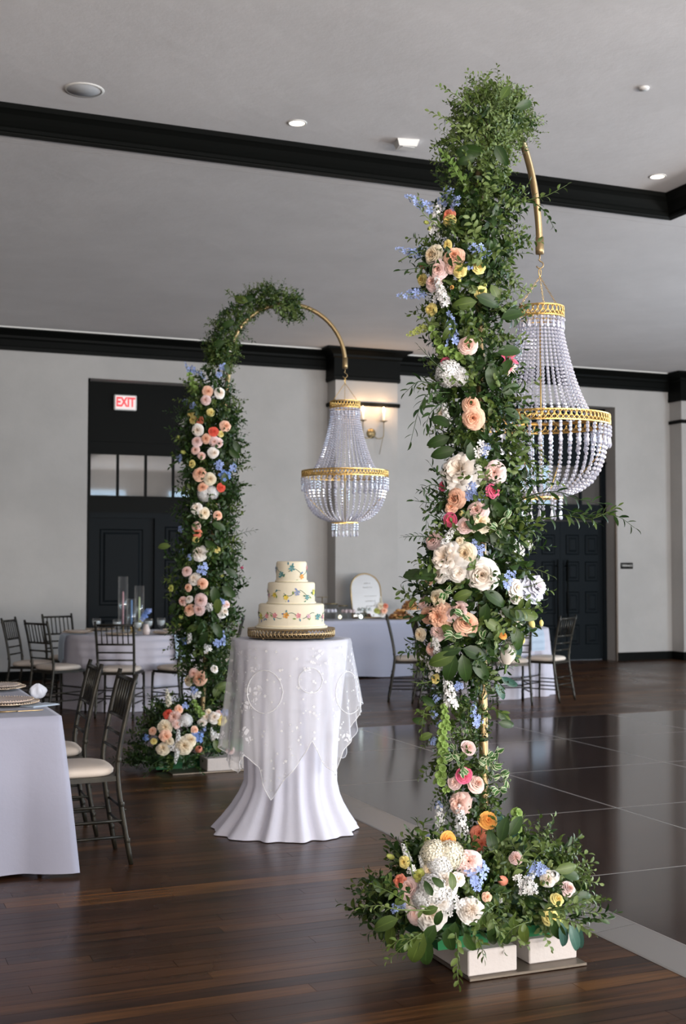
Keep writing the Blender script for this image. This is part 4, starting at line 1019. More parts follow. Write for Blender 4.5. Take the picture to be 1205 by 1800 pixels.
# ---- concrete blocks on the plates, with green trays of flowers standing on them
def block(x0, x1, y0, y1, label, z0=0.0125, h=0.09):
    b = thing('concrete_block', ((x0+x1)/2, (y0+y1)/2, z0), label, 'concrete block', 'concrete blocks weighing down the hooked stands')
    m = MB(); w_, l = (x1-x0)/2, (y1-y0)/2
    m.bevbox(-w_, w_, -l, l, 0, h, 0.004); m.build('slab', M_CONC, b); return b
block(2.135, 2.335, 4.02, 4.42, 'pale concrete block under the left half of the near floor flowers')
block(2.41, 2.615, 4.06, 4.46, 'pale concrete block under the right half of the near floor flowers')
fb = AZ(402, 1357, 0.0)
block(fb.x-0.16, fb.x+0.24, fb.y, fb.y+0.20, 'pale concrete block by the hem of the cake tablecloth, under the far floor flowers')

def arrangement(label, cx, cy, tw, tl, z0, sprays, nobj, seed, keys, R=(0.34, 0.3), zc=0.12, hgt=0.2, face=None):
    root = thing('floor_arrangement', (cx, cy, z0), label, 'floral arrangement', 'floor flower arrangements at the feet of the hooked stands')
    b = root.location.copy()
    m = MB(); th = 0.045
    m.add([(-tw, -tl, 0), (tw, -tl, 0), (tw, tl, 0), (-tw, tl, 0), (-tw*1.08, -tl*1.06, th), (tw*1.08, -tl*1.06, th), (tw*1.08, tl*1.06, th), (-tw*1.08, tl*1.06, th)],
          [(3, 2, 1, 0), (0, 1, 5, 4), (1, 2, 6, 5), (2, 3, 7, 6), (3, 0, 4, 7)])
    m.build('green_tray', M_TRAY, root)
    m = MB(); m.bevbox(-tw*.96, tw*.96, -tl*.96, tl*.96, 0.006, th+0.04, 0.01); m.build('floral_foam', M_FOAM, root)
    r = random.Random(seed); acc = {}
    for k in range(nobj+sprays):
        a = r.uniform(0, 2*math.pi); q = r.uniform(.15, 1)
        o = Vector((cx + math.cos(a)*R[0]*q*.62, cy + math.sin(a)*R[1]*q*.62, z0 + th + hgt*(1-q*q)*.7))
        d = Vector((math.cos(a)*(.3+q), math.sin(a)*(.3+q), 1.1*(1-q)-.10+r.uniform(-.2, .3))).normalized()
        key = keys(r); sc = r.uniform(.75, 1.15)
        tip = o + d*0.17*sc
        if tip.z < 0.02: d.z = max(d.z, (0.03-o.z)/(0.17*sc)); d.normalize()
        front = d.dot(EYEV-o) > -0.1
        if k < nobj: sprig(root, b, key, o, d, sc)
        else: sprig_into(acc, key, o, d, sc)
    flush(acc, root, b); return root, b
kN = lambda r: r.choice(['smilax', 'smilax', 'smid', 'smid', 'dark', 'ruscus', 'box', 'smid'])
AL, bAL = arrangement('low mound of white hydrangea, blush and yellow blooms at the foot of the near stand', 2.14, 4.26, 0.10, 0.19, 0.1028, 300, 70, 5, lambda r: r.choice(['smid', 'dark', 'ruscus', 'dark', 'box', 'smid']), (0.31, 0.31), hgt=.27)
AR, bAR = arrangement('low mound with blue delphinium, coral tulip and much light greenery on the right-hand near block', 2.50, 4.28, 0.085, 0.19, 0.1028, 150, 90, 6, kN, (0.33, 0.28), hgt=.28)
def depth_mound(cx, cy, hx, zt):
    def f(x, y, r_):
        # a point on the front of a dome round (cx, cy)
        best = None
        for k in range(60):
            d = 4.0 + k*0.02 if cy < 6 else 8.4 + k*0.03
            p = P(x, y, d); q = ((p.x-cx)/hx)**2 + ((p.y-cy)/hx)**2 + (max(0, p.z-.1)/zt)**2
            if q <= 1: best = d; break
        if best is None:
            c = Vector((cx, cy, 0)) - EYEV; best = c.dot(FWD)
        best -= .05; lat = (P(x, y, best) - Vector((cx, cy, 0))).dot(RIGHT)/hx
        return best, max(-1, min(1, lat))
    return f
blooms(AL, bAL, """752 1590 16 P w;775 1585 15 R w;720 1590 14 L w;805 1545 13 L w;755 1530 14 R c;740 1515 12 S w 110;787 1475 14 N o;762 1500 25 H c;790 1503 27 H c;772 1520 24 H w;774 1522 16 N a;823 1515 21 P k;837 1536 21 F b;836 1554 13 F b;845 1522 11 F b;710 1515 11 L y;686 1506 8 B g 160;702 1549 13 L s;719 1563 22 R k;737 1540 13 L g;763 1563 30 H w;780 1552 22 P w;748 1580 24 H w;757 1607 26 P w;732 1607 18 R k;790 1580 22 S w 70;800 1588 16 F w;786 1598 14 F w;827 1600 24 M w;694 1597 9 F b;708 1591 8 F b;771 1536 10 L y;751 1476 8 B g;713 1500 18 S w 110;855 1577 9 L a;795 1545 12 L a;724 1530 10 F w;672 1597 6 F w""", depth_mound(2.14, 4.24, .27, .46))
leaves(AL, bAL, """700 1615 48 200 big;690 1625 46 260 big;745 1640 60 245 big;750 1645 56 265 big;730 1640 50 225 big;770 1595 30 200;775 1600 30 250;760 1575 28 120;795 1565 30 90;780 1560 26 140;670 1570 26 120;680 1560 26 80;815 1640 40 -60;800 1620 40 -100;765 1625 46 -120;785 1630 46 -80""", depth_mound(2.14, 4.2, .33, .4))
blooms(AR, bAR, """883 1548 14 T s;944 1528 15 F b;957 1534 12 F b;935 1534 12 F b;928 1552 22 S w 60;915 1548 14 F w;935 1562 12 F w;972 1541 18 T w;962 1545 14 R w;998 1562 14 R k;979 1581 12 L y;967 1612 15 L y;977 1618 11 L g;906 1508 12 M l;953 1552 8 B g;966 1520 8 B g;868 1560 8 F w;855 1592 7 F w;880 1585 6 F w""", depth_mound(2.50, 4.28, .26, .36))
leaves(AR, bAR, """975 1530 40 10;985 1535 36 -10;1000 1580 40 10;985 1620 46 -80 blue;1000 1625 50 -70 blue;1015 1625 44 -85 blue;970 1615 46 -65 big;890 1620 44 -95;900 1610 40 -80;870 1620 44 -100;920 1620 40 -90;880 1480 44 80 big;895 1470 40 60;868 1500 40 100""", depth_mound(2.5, 4.24, .33, .3))
LA = [([(760, 1600, 4.3), (700, 1600, 4.2), (665, 1590, 4.2), (634, 1596, 4.2)], 18, .032, .018, M_LLIGHT), ([(720, 1590, 4.3), (690, 1570, 4.25), (655, 1555, 4.2)], 12, .034, .018, M_LMID), ([(720, 1570, 4.3), (690, 1560, 4.25), (672, 1535, 4.2)], 9, .034, .017, M_LDARK), ([(740, 1640, 4.2), (710, 1660, 4.15), (680, 1690, 4.15)], 14, .03, .016, M_LMID), ([(740, 1650, 4.2), (700, 1650, 4.15), (676, 1672, 4.15)], 12, .03, .015, M_LMID), ([(725, 1540, 4.3), (720, 1510, 4.25), (712, 1480, 4.2)], 8, .014, .01, M_LLIGHT),
 ([(800, 1640, 4.1), (805, 1670, 4.0), (802, 1700, 3.98), (806, 1730, 3.97)], 14, .034, .018, M_LMID), ([(830, 1640, 4.15), (845, 1660, 4.1), (850, 1685, 4.08)], 12, .034, .017, M_LMID)]
for i, (pts, nl, L_, W_, mt) in enumerate(LA): long_branch(AL, bAL, pts, nl, L_, W_, mt, 45, seed=240+i)
LA = [([(940, 1600, 4.4), (990, 1600, 4.3), (1030, 1580, 4.3), (1055, 1583, 4.3)], 16, .036, .018, M_LLIGHT), ([(960, 1600, 4.4), (1000, 1590, 4.3), (1040, 1605, 4.3)], 14, .036, .018, M_LLIGHT), ([(960, 1610, 4.35), (1010, 1620, 4.3), (1040, 1640, 4.25)], 16, .036, .018, M_LLIGHT), ([(920, 1540, 4.5), (945, 1500, 4.5), (968, 1487, 4.5)], 9, .03, .017, M_LMID), ([(900, 1540, 4.5), (920, 1500, 4.5), (938, 1485, 4.5)], 14, .036, .022, M_LLIGHT), ([(1000, 1580, 4.4), (1018, 1570, 4.4), (1026, 1545, 4.4)], 8, .014, .009, M_LMID), ([(930, 1620, 4.3), (900, 1630, 4.2), (885, 1650, 4.2)], 12, .034, .018, M_LMID), ([(860, 1600, 4.3), (865, 1620, 4.2), (880, 1640, 4.15)], 14, .036, .018, M_LLIGHT), ([(870, 1590, 4.3), (845, 1610, 4.2), (835, 1635, 4.15)], 14, .036, .018, M_LMID)]
for i, (pts, nl, L_, W_, mt) in enumerate(LA): long_branch(AR, bAR, pts, nl, L_, W_, mt, 45, seed=340+i)
kF = lambda r: r.choice(['dark', 'dark', 'ruscus', 'smid', 'box'])
c1 = AZ(312, 1352, 0.0); c2 = AZ(385, 1345, 0.0)
A3, b3 = arrangement('dark leafy mound with dahlia, cream blooms and a coral tulip at the far stand', c1.x, c1.y+.05, .17, .10, 0.0125, 260, 60, 8, kF, (0.46, 0.34), hgt=.48)
A4, b4 = arrangement('small dark mound with white and yellow blooms beside the cake tablecloth', c2.x+.04, c2.y+.06, .17, .085, 0.1028, 110, 40, 9, kF, (0.34, 0.30), hgt=.5)
blooms(A3, b3, """295 1225 14 S c 100;325 1241 7 F b;295 1255 9 L r;314 1247 8 L a;305 1261 12 P p;311 1273 8 L p;327 1266 12 H w;318 1270 7 F w;348 1246 14 G v 120;290 1278 13 M c;291 1294 11 L a;297 1303 8 L c;313 1293 12 S w 90;323 1311 14 P c;334 1301 12 R c;348 1296 10 F d;341 1288 6 F b;286 1316 12 L c;349 1317 10 T s;310 1330 12 S w 260;270 1303 6 L y;268 1285 7 L a;342 1283 7 L a;303 1313 8 F w;257 1297 7 F d""", depth_mound(c1.x, c1.y, .36, .56))
blooms(A4, b4, """362 1260 10 L w;376 1261 11 L w;389 1266 9 L y;395 1252 7 F b;355 1271 8 L w;373 1290 11 S w 100;379 1294 8 F w;405 1319 8 R k;357 1284 7 F b;384 1255 7 L k;366 1252 6 L c""", depth_mound(c2.x, c2.y+.05, .30, .62))
leaves(A4, b4, """370 1215 30 30;375 1225 30 60;385 1230 30 20;360 1225 26 140;375 1300 26 -60;390 1300 26 -40""", depth_mound(c2.x, c2.y+.05, .30, .6))
long_branch(A4, b4, [(370, 1240, 9.1), (385, 1215, 9.1), (402, 1212, 9.1), (406, 1222, 9.1)], 22, .03, .022, M_LBELL, 60, seed=501)
long_branch(A3, b3, [(300, 1310, 8.8), (265, 1312, 8.8), (245, 1320, 8.8)], 10, .045, .018, M_LDARK, 45, seed=502)
long_branch(A3, b3, [(290, 1330, 8.8), (265, 1345, 8.75), (255, 1362, 8.75)], 12, .045, .018, M_LDARK, 45, seed=503)

# ------------------------------------------------------------------ crystal chandeliers
def bead(mb, z, r, c=(0, 0), n=6):
    prof = [(r*.35, -r), (r*.95, -r*.4), (r*.95, r*.4), (r*.35, r)]; b = []
    for (q, zz) in prof:
        for k in range(n): a = 2*math.pi*k/n; b.append((c[0]+q*math.cos(a), c[1]+q*math.sin(a), z+zz))
    fs = [tuple(range(n-1, -1, -1)), tuple(range(3*n, 4*n))]
    for i in range(3):
        for k in range(n): fs.append((i*n+k, i*n+(k+1) % n, (i+1)*n+(k+1) % n, (i+1)*n+k))
    mb.add(b, fs)
def strand_mesh(name, path, r, step):
    """beads along a path in the XZ plane"""
    mb = MB(); pts = [Vector((x, 0, z)) for x, z in path]; L = [0]
    for i in range(len(pts)-1): L.append(L[-1]+(pts[i+1]-pts[i]).length)
    n = int(L[-1]/step)
    for k in range(n+1):
        s = L[-1]*k/n; i = max(j for j in range(len(L)-1) if L[j] <= s+1e-9); f = (s-L[i])/(L[i+1]-L[i]); p = pts[i].lerp(pts[i+1], f)
        d = (pts[i+1]-pts[i]).normalized(); one = MB(); bead(one, 0, r); mb.merge(one, frame(p, d))
    for i in range(len(mb.sm)): mb.sm[i] = False
    return mb.mesh(name, M_CRYSTAL)
def drop_mb(mb, z, L, r, n=6):
    prof = [(.001, 0), (r*.45, -L*.12), (r*.6, -L*.35), (r, -L*.72), (r*.7, -L*.88), (.001, -L)]; b = []
    for (q, zz) in prof:
        for k in range(n): a = 2*math.pi*k/n; b.append((q*math.cos(a), q*math.sin(a)*.6, z+zz))
    fs = []
    for i in range(len(prof)-1):
        for k in range(n): fs.append((i*n+k, i*n+(k+1) % n, (i+1)*n+(k+1) % n, (i+1)*n+k))
    mb.add(b, fs)
def gold_band(R, z0, z1, n):
    """openwork band: two rims with scrolls between them"""
    mb = MB(); h = z1-z0
    for z in (z0, z1): mb.lathe([(R-.0025, z-.003), (R+.003, z-.003), (R+.003, z+.003), (R-.0025, z+.003)], 48, close=True, smooth=False)
    for k in range(n):
        a0 = 2*math.pi*k/n; w_ = 2*math.pi/n
        for s in (1, -1):
            pts = []
            for j in range(7):
                u = j/6; a = a0 + w_*(.5 + .46*math.cos(math.pi*u*2*.8)*s); pts.append((R*math.cos(a), R*math.sin(a), z0 + h*(.5+.48*math.sin(math.pi*(u-.5)))))
            mb.tube(pts, .0028, 4)
        mb.tube([(R*math.cos(a0), R*math.sin(a0), z0), (R*math.cos(a0)*1.005, R*math.sin(a0)*1.005, z1)], .002, 4)
    return mb
up_path = [(.100, .60), (.106, .54), (.118, .48), (.137, .40), (.160, .32), (.188, .24), (.216, .18), (.238, .145)]
lo_path = [(.300, .075), (.302, .0), (.292, -.06), (.270, -.12), (.236, -.17), (.19, -.205), (.14, -.225), (.10, -.235)]
me_up = strand_mesh('bead_strand', up_path, .0078, .0178)
me_lo = strand_mesh('bead_strand', lo_path, .0088, .0212)
mb = MB(); bead(mb, -.012, .0075); drop_mb(mb, -.022, .040, .0085); me_d1 = mb.mesh('crystal_drop', M_CRYSTAL)
mb = MB(); bead(mb, -.010, .0085); bead(mb, -.028, .0085); bead(mb, -.046, .0085); drop_mb(mb, -.056, .048, .011); me_d2 = mb.mesh('crystal_drop', M_CRYSTAL)
def chandelier(label, hook, rz):
    z0 = 2.045
    root = thing('crystal_chandelier', (hook.x, hook.y, z0), label, 'chandelier', 'beaded crystal chandeliers on the gold hooks', rz)
    hz = hook.z - z0
    m = gold_band(.112, .612, .660, 30); m.build('top_ring', M_GOLD, root)
    m = gold_band(.322, .095, .140, 76); m.lathe([(.236, .142), (.322, .142)], 48); m.build('wide_ring', M_GOLD, root)
    m = gold_band(.100, -.245, -.225, 16); m.build('bottom_ring', M_GOLD, root)
    for k in range(3):
        a = 2*math.pi*k/3+.5; m = MB(); p0 = Vector((.105*math.cos(a), .105*math.sin(a), .66)); p1 = Vector((0, 0, hz-.04)); n = int((p1-p0).length/.012)
        for j in range(n):
            q = p0.lerp(p1, (j+.5)/n); one = MB(); one.tube([(0, 0, -.007), (.0035, 0, -.003), (.0035, 0, .003), (0, 0, .007), (-.0035, 0, .003), (-.0035, 0, -.003), (0, 0, -.007)], .0011, 4, cap=False)
            m.merge(one, frame(q, p1-p0, j % 2*1.57))
        m.build('chain', M_GOLD, root)
    m = MB(); m.tube([(0, 0, hz-.045), (.006, 0, hz-.03), (.009, 0, hz-.012), (0, 0, hz), (-.009, 0, hz-.012), (-.006, 0, hz-.03), (0, 0, hz-.045)], .0022, 6); m.build('hanging_loop', M_GOLD, root)
    m = MB(); m.tube([(0, 0, .60), (0, 0, -.23)], .0035, 8)
    for k in range(4):
        a = k*math.pi/2+.4; m.tube([(0, 0, .16), (.315*math.cos(a), .315*math.sin(a), .12)], .004, 6); m.tube([(.31*math.cos(a), .31*math.sin(a), .10), (.28*math.cos(a), .28*math.sin(a), -.05), (.10*math.cos(a), .10*math.sin(a), -.235)], .003, 5)
    m.build('inner_frame', M_GOLD, root)
    for k in range(40): put('bead_strand', me_up, root, Matrix.Rotation(2*math.pi*k/40, 4, 'Z'))
    for k in range(40): put('bead_strand', me_lo, root, Matrix.Rotation(2*math.pi*(k+.5)/40, 4, 'Z'))
    for k in range(24): a = 2*math.pi*k/24; put('crystal_drop', me_d1, root, Matrix.Rotation(a, 4, 'Z') @ Matrix.Translation((.112, 0, .612)) @ Matrix.Rotation(R90, 4, 'Z'))
    for k in range(44): a = 2*math.pi*k/44; put('crystal_drop', me_d2, root, Matrix.Rotation(a, 4, 'Z') @ Matrix.Translation((.322, 0, .093)) @ Matrix.Rotation(R90, 4, 'Z'))
    for k in range(10): a = 2*math.pi*k/10; put('crystal_drop', me_d2, root, Matrix.Rotation(a, 4, 'Z') @ Matrix.Translation((.095, 0, -.245)) @ Matrix.Rotation(R90, 4, 'Z'))
    return root
chandelier('crystal chandelier hanging from the near hook, partly behind its flowers', NHOOK, .3)
chandelier('crystal chandelier hanging from the far hook above the cake', FHOOK, .7)
# ------------------------------------------------------------------ cloths
def round_cloth(name, c, R, h, nf, label, cat, material, waist=None, hem=None, amp=.03, seed=1, flare=.02, group=None, nz=16, na=192):
    """round tabletop of radius R at height h with a cloth falling in folds; WAIST(s) scales the radius, HEM(phi) gives the hem height"""
    r = random.Random(seed); ph = [r.uniform(0, 6.28) for _ in range(5)]
    mb = MB(); V = [(0, 0, h)]; rings = []
    def fold(a): return .55*math.sin(nf*a+ph[0]) + .3*math.sin((nf*1.7//1)*a+ph[1]) + .25*math.sin((nf//2)*a+ph[2])
    prof = [(.5, 0), (.9, 0), (.985, 0)]
    for (q, dz) in prof:
        rings.append([(R*q*math.cos(a), R*q*math.sin(a), h) for a in [2*math.pi*k/na for k in range(na)]])
    for j in range(nz+1):
        s = j/nz; ring = []
        for k in range(na):
            a = 2*math.pi*k/na; hz = hem(a) if hem else 0.004
            zt = h - .012*min(1, s*8); z = zt + (hz-zt)*s if j else h-.004
            q = R + .004 + (flare*s + (waist(s, a) if waist else 0)) + amp*(s**.8)*fold(a)
            ring.append((q*math.cos(a), q*math.sin(a), z))
        rings.append(ring)
    b = len(V)
    for ring in rings: V += ring
    Fs = [(0, b+k, b+(k+1) % na) for k in range(na)]
    for i in range(len(rings)-1):
        for k in range(na):
            k2 = (k+1) % na; Fs.append((b+i*na+k, b+(i+1)*na+k, b+(i+1)*na+k2, b+i*na+k2))
    mb.add(V, Fs, smooth=True)
    o = mb.build(name, material); o.location = (c.x, c.y, c.z); mark(o, label, cat, group); return o
def table_under(c, R, h, label, group=None):
    t_ = thing('round_table', (c.x, c.y, 0), label, 'table', group)
    m = MB(); m.lathe([(0, h-.03), (R, h-.03), (R, h-.008), (0, h-.008)], 40, smooth=False); m.build('tabletop', M_PLATE, t_)
    m = MB(); m.tube([(0, 0, .02), (0, 0, h-.03)], .03, 10); m.build('pedestal', M_PLATE, t_)
    m = MB()
    for k in range(4): a = k*math.pi/2; m.tube([(0, 0, .04), (R*.6*math.cos(a), R*.6*math.sin(a), .012)], .012, 6)
    m.build('foot', M_PLATE, t_); return t_

# ---- cake table
CT = HD(512, 7.12); camang = math.atan2(RIGHT.y, RIGHT.x)      # azimuth of picture-right
HT = 1.068
table_under(CT, .30, HT, 'tall round cocktail table hidden under the white cloths of the cake')
def waistC(s, a):
    ca = a-camang
    w_ = -.075*math.sin(math.pi*min(1, s*1.05)/2*1.2)**1.2 + (.12*max(0, (s-.72)/.28)**1.8)
    return w_ + .07*max(0, s-.75)*4*max(0, math.cos(ca-math.radians(-165)))**3
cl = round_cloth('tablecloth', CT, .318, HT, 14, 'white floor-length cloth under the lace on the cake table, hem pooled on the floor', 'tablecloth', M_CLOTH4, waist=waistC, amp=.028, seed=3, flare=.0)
hemtab = [(-180, 1300), (-165, 1312), (-150, 1340), (-138, 1356), (-128, 1325), (-116, 1350), (-105, 1406), (-94, 1370), (-82, 1345), (-70, 1300), (-58, 1345), (-48, 1362), (-40, 1320), (-28, 1292), (-18, 1250), (-6, 1228), (10, 1240), (40, 1330), (90, 1300), (135, 1350), (180, 1300)]
def hemL(a):
    d = math.degrees(a-camang); d = (d+180) % 360-180
    for i in range(len(hemtab)-1):
        if hemtab[i][0] <= d <= hemtab[i+1][0]:
            f = (d-hemtab[i][0])/(hemtab[i+1][0]-hemtab[i][0]); y = hemtab[i][1]*(1-f)+hemtab[i+1][1]*f; break
    dep = 7.12 + .40*math.sin(math.radians(d))
    return EYE - (y-995)*dep/F_PX
def waistL(s, a):
    d = (math.degrees(a-camang)+180) % 360-180
    side = abs(math.cos(math.radians(d)))
    return .012 + .035*s*side + .02*s
lace = round_cloth('lace_overlay', CT, .322, HT+.004, 19, 'sheer lace overlay with embroidered ovals hanging in points over the cake table', 'lace cloth', M_LACE, waist=waistL, hem=hemL, amp=.026, seed=8, flare=.0)
# embroidered ovals, vines and the hem cord, sewn on the lace
def lace_pt(a, z):
    best = min((abs(v.co.z-z)*4 + abs(((math.atan2(v.co.y, v.co.x)-a+math.pi) % (2*math.pi))-math.pi), i) for i, v in LV)
    return lace.data.vertices[best[1]].co
LV = [(i, v) for i, v in enumerate(lace.data.vertices) if v.co.z < HT-.01 and v.co.dot(FH) < .15]
def sew(name, pts, r_):
    m = MB(); m.tube(pts, r_, 5); o = m.build(name, M_THREAD, lace); return o
for (dc, zc, ra, rz_) in ((-112, .80, .30, .12), (-28, .78, .30, .12), (-70, .86, .2, .07)):
    pts = []
    for k in range(25):
        u = 2*math.pi*k/24; a = camang + math.radians(dc) + ra*math.cos(u); z = zc + rz_*math.sin(u)
        q = lace_pt(a, z); rr = math.hypot(q.x, q.y)+.004; pts.append(Vector((rr*math.cos(a), rr*math.sin(a), z)))
    for _ in range(2): pts = [pts[0]] + [(pts[i-1]+pts[i]*2+pts[i+1])/4 for i in range(1, len(pts)-1)] + [pts[-1]]
    sew('embroidered_oval', pts, .0022)
na_ = 192; hv = [v.co.copy() for v in lace.data.vertices][-na_:]
m = MB(); m.tube(hv + [hv[0]], .0022, 5, cap=False); m.build('hem_cord', M_THREAD, lace)
rr_ = random.Random(4); m = MB()
for k in range(260):
    i, v = rr_.choice(LV); n_ = Vector((v.co.x, v.co.y, .0)).normalized(); floret(m, frame(v.co + n_*.003, n_, rr_.uniform(0, 6)), 5, rr_.uniform(.005, .009), cup=.05)
m.build('embroidered_blossoms', M_THREAD, lace, kind='stuff')

# ---- cake stand and cake
stand = thing('cake_stand', (CT.x, CT.y, HT+.0095), 'round low cake stand with antique gold pierced rim on the lace-covered table', 'cake stand')
m = MB(); m.lathe([(0, .046), (.246, .046), (.250, .050), (.246, .053), (0, .053)], 64, smooth=False); m.lathe([(.0, 0.002), (.243, .002), (.247, .006), (.243, .009), (0, .009)], 64, smooth=False); m.build('plateau', M_OLDGOLD, stand)
m = MB()
for k in range(64):
    a = 2*math.pi*k/64; w_ = 2*math.pi/64
    for s in (0, 1):
        aa, ab = (a, a+w_) if s else (a+w_, a); m.tube([(.245*math.cos(aa), .245*math.sin(aa), .007), (.247*math.cos((aa+ab)/2), .247*math.sin((aa+ab)/2), .028), (.245*math.cos(ab), .245*math.sin(ab), .047)], .0022, 4)
    m.tube([(.246*math.cos(a+w_*.2), .246*math.sin(a+w_*.2), .020), (.246*math.cos(a+w_*.5), .246*math.sin(a+w_*.5), .034), (.246*math.cos(a+w_*.8), .246*math.sin(a+w_*.8), .020)], .0018, 4)
m.lathe([(.244, .026), (.2475, .026), (.2475, .029), (.244, .029)], 64, close=True, smooth=False)
m.build('pierced_rim', M_OLDGOLD, stand)
for k in range(4): a = k*math.pi/2+.5; m = MB(); m.lathe([(0, -.0045), (.006, -.003), (.006, .002), (0, .003)], 10, c=(.236*math.cos(a), .236*math.sin(a), 0)); m.build('ball_foot', M_OLDGOLD, stand)
cz = HT+.0095+.0535
cake = thing('wedding_cake', (CT.x, CT.y, cz), 'three-tier ivory cake with piped wildflower vines on the gold stand', 'cake')
m = MB(); m.lathe([(0, 0), (.205, 0), (.207, .005), (.205, .011), (0, .011)], 56); m.build('cake_board', M_FOND, cake)
rr_ = random.Random(12)
CF = [(.75, .55, .05), (.72, .32, .05), (.70, .25, .30), (.25, .30, .48), (.62, .60, .08), (.10, .28, .30), (.70, .42, .50)]
z = .0112
for (R, h, nfl) in ((.186, .125, 18), (.134, .122, 14), (.087, .118, 9)):
    m = MB(); m.lathe([(0, 0), (R+.004, 0), (R+.007, .004), (R+.005, .010), (R, .013), (R, h-.012), (R-.003, h-.004), (R-.010, h), (0, h)], 72, c=(0, 0, z)); tier = m.build('tier', M_FOND, cake)
    pv = []
    for k in range(nfl*6+1):
        u = k/(nfl*6); a = 2*math.pi*u; pv.append((math.cos(a)*(R+.0008), math.sin(a)*(R+.0008), z+h*.5+.016*math.sin(nfl/2*a)))
    seg = 0
    for k0 in range(0, len(pv)-5, 9):
        m = MB(); m.tube(pv[k0:k0+8], .0016, 4); m.build('piped_vine', M_VINE, tier)
    for k in range(nfl):
        a = 2*math.pi*(k+.3*rr_.random())/nfl; zz = z+h*(.5+.16*math.sin(nfl/2*a)+rr_.uniform(-.12, .12)); n_ = Vector((math.cos(a), math.sin(a), 0))
        m = MB(); floret(m, Matrix.Identity(4), 5, .0165*rr_.uniform(.8, 1.2), cup=.12); M_ = frame(n_*(R+.0012) + Vector((0, 0, zz)), n_, rr_.uniform(0, 6))
        put('icing_flower', m.mesh('icing_flower', M_OBJ), tier, M_, rr_.choice(CF))
        for q in range(3):
            a2 = a+rr_.uniform(-.16, .16)*(.15/R); n2 = Vector((math.cos(a2), math.sin(a2), 0)); lm = MB(); add_leaf(lm, Matrix.Identity(4), .020, .010, .05, .1, 3)
            put('icing_leaf', lm.mesh('icing_leaf', M_OBJ), tier, Matrix.Translation(n2*(R+.0014) + Vector((0, 0, zz+rr_.uniform(-.02, .02)))) @ Matrix.Rotation(a2+R90, 4, 'Z') @ Matrix.Rotation(rr_.uniform(0, 6), 4, 'Y'), rr_.choice([(.08, .2, .12), (.1, .25, .3), (.2, .3, .08), (.15, .2, .4)]))
    z += h

# ------------------------------------------------------------------ chiavari chair: faces local +Y, back at -Y
def make_chair():
    c = thing('banquet_chair', (0, 0, 0), '', 'chair')
    W, Dp, SH, BH = .195, .19, .44, .94
    def tube(name, pts, r, n=8, parent=c): m = MB(); m.tube(pts, r, n); return m.build(name, M_CHAIR, parent)
    for s in (-1, 1):
        m = MB(); m.tube([(s*W*1.03, Dp*1.02, .0), (s*W, Dp*.97, SH-.02)], [.0105, .0135], 8)
        for z in (.10, .26, .40): m.lathe([(.013, z-.012), (.0165, z), (.013, z+.012)], 8, c=(s*(W*1.02-.012*z/SH), Dp*(1.02-.05*z/SH), 0))
        m.build('leg', M_CHAIR, c)
        pts = [(s*.185, -.255, 0), (s*.182, -.215, .22), (s*.178, -.185, .44), (s*.180, -.195, .58), (s*.184, -.235, .78), (s*.188, -.275, BH)]
        m = MB(); m.tube(smooth_path([Vector(p) for p in pts], 3), [.011]+[.0135]*14+[.011], 8)
        for (z, y) in ((.12, -.235), (.30, -.205), (.52, -.188), (.90, -.266)): m.lathe([(.014, z-.012), (.017, z), (.014, z+.012)], 8, c=(s*.183, y, 0))
        m.build('back_post', M_CHAIR, c)
        for z in (.14, .22): tube('stretcher', [(s*.199, Dp, z), (s*.183, -.225, z)], .0075, 6)
    for z in (.17, .25): tube('stretcher', [(-.198, Dp, z), (.198, Dp, z)], .0075, 6)
    for z in (.19, .27): tube('stretcher', [(-.18, -.222, z), (.18, -.222, z)], .0075, 6)
    def yb(z): return -.185 - max(0, z-.5)**1.15*.235
    for z, r in ((.905, .011), (.715, .010), (.635, .0085), (.56, .0085)): tube('rail', [(-.184, yb(z), z), (.184, yb(z), z)], r, 8)
    for k in range(6): x = -.13+.26*k/5; tube('spindle', [(x, yb(.715), .715), (x, yb(.905), .905)], .0065, 6)
    m = MB(); poly = [(-.185, -.19), (.185, -.19), (.20, .10), (.198, .185), (.17, .205), (-.17, .205), (-.198, .185), (-.20, .10)]
    m.prism(poly, .415, .440); m.build('seat_frame', M_CHAIR, c)
    m = MB(); n = 40; V = []; lev = [(.93, .4405), (1.0, .452), (1.01, .466), (.95, .480), (.75, .489), (.4, .493)]
    def out(a):
        ca, sa = math.cos(a), math.sin(a); q = (abs(ca/.195)**3.6+abs(sa/.19)**3.6)**(-1/3.6); return q*ca, q*sa
    for (q, z) in lev: V += [(out(2*math.pi*k/n)[0]*q, out(2*math.pi*k/n)[1]*q+.005, z) for k in range(n)]
    V.append((0, 0, .494)); Fs = [tuple(range(n-1, -1, -1))]
    for i in range(len(lev)-1):
        for k in range(n): Fs.append((i*n+k, i*n+(k+1) % n, (i+1)*n+(k+1) % n, (i+1)*n+k))
    Fs += [(5*n+k, 5*n+(k+1) % n, 6*n) for k in range(n)]
    m.add(V, Fs, smooth=True); m.build('seat_cushion', M_CUSH, c, label='ivory seat cushion'); return c
CHS = []
chair0 = make_chair(); first = [True]
def chair(pos, face, label, group):
    """FACE: the direction the sitter looks, as a floor vector"""
    CHS.append((Vector((pos.x, pos.y, 0)), Vector((face.x, face.y, 0)).normalized()))
    o = chair0 if first[0] else copy_tree(chair0); first[0] = False
    o.location = (pos.x, pos.y, dance_z(pos)); o.rotation_euler = (0, 0, math.atan2(face.y, face.x)-R90); mark(o, label, 'chair', group); return o
def dance_z(p): return .0216 if p.x > DX0+.25 and p.y < DY1-.25 else 0.0
def cf(r_, f_): return RIGHT*r_ + FH*f_
g1 = 'dark chairs at the near white-draped table'
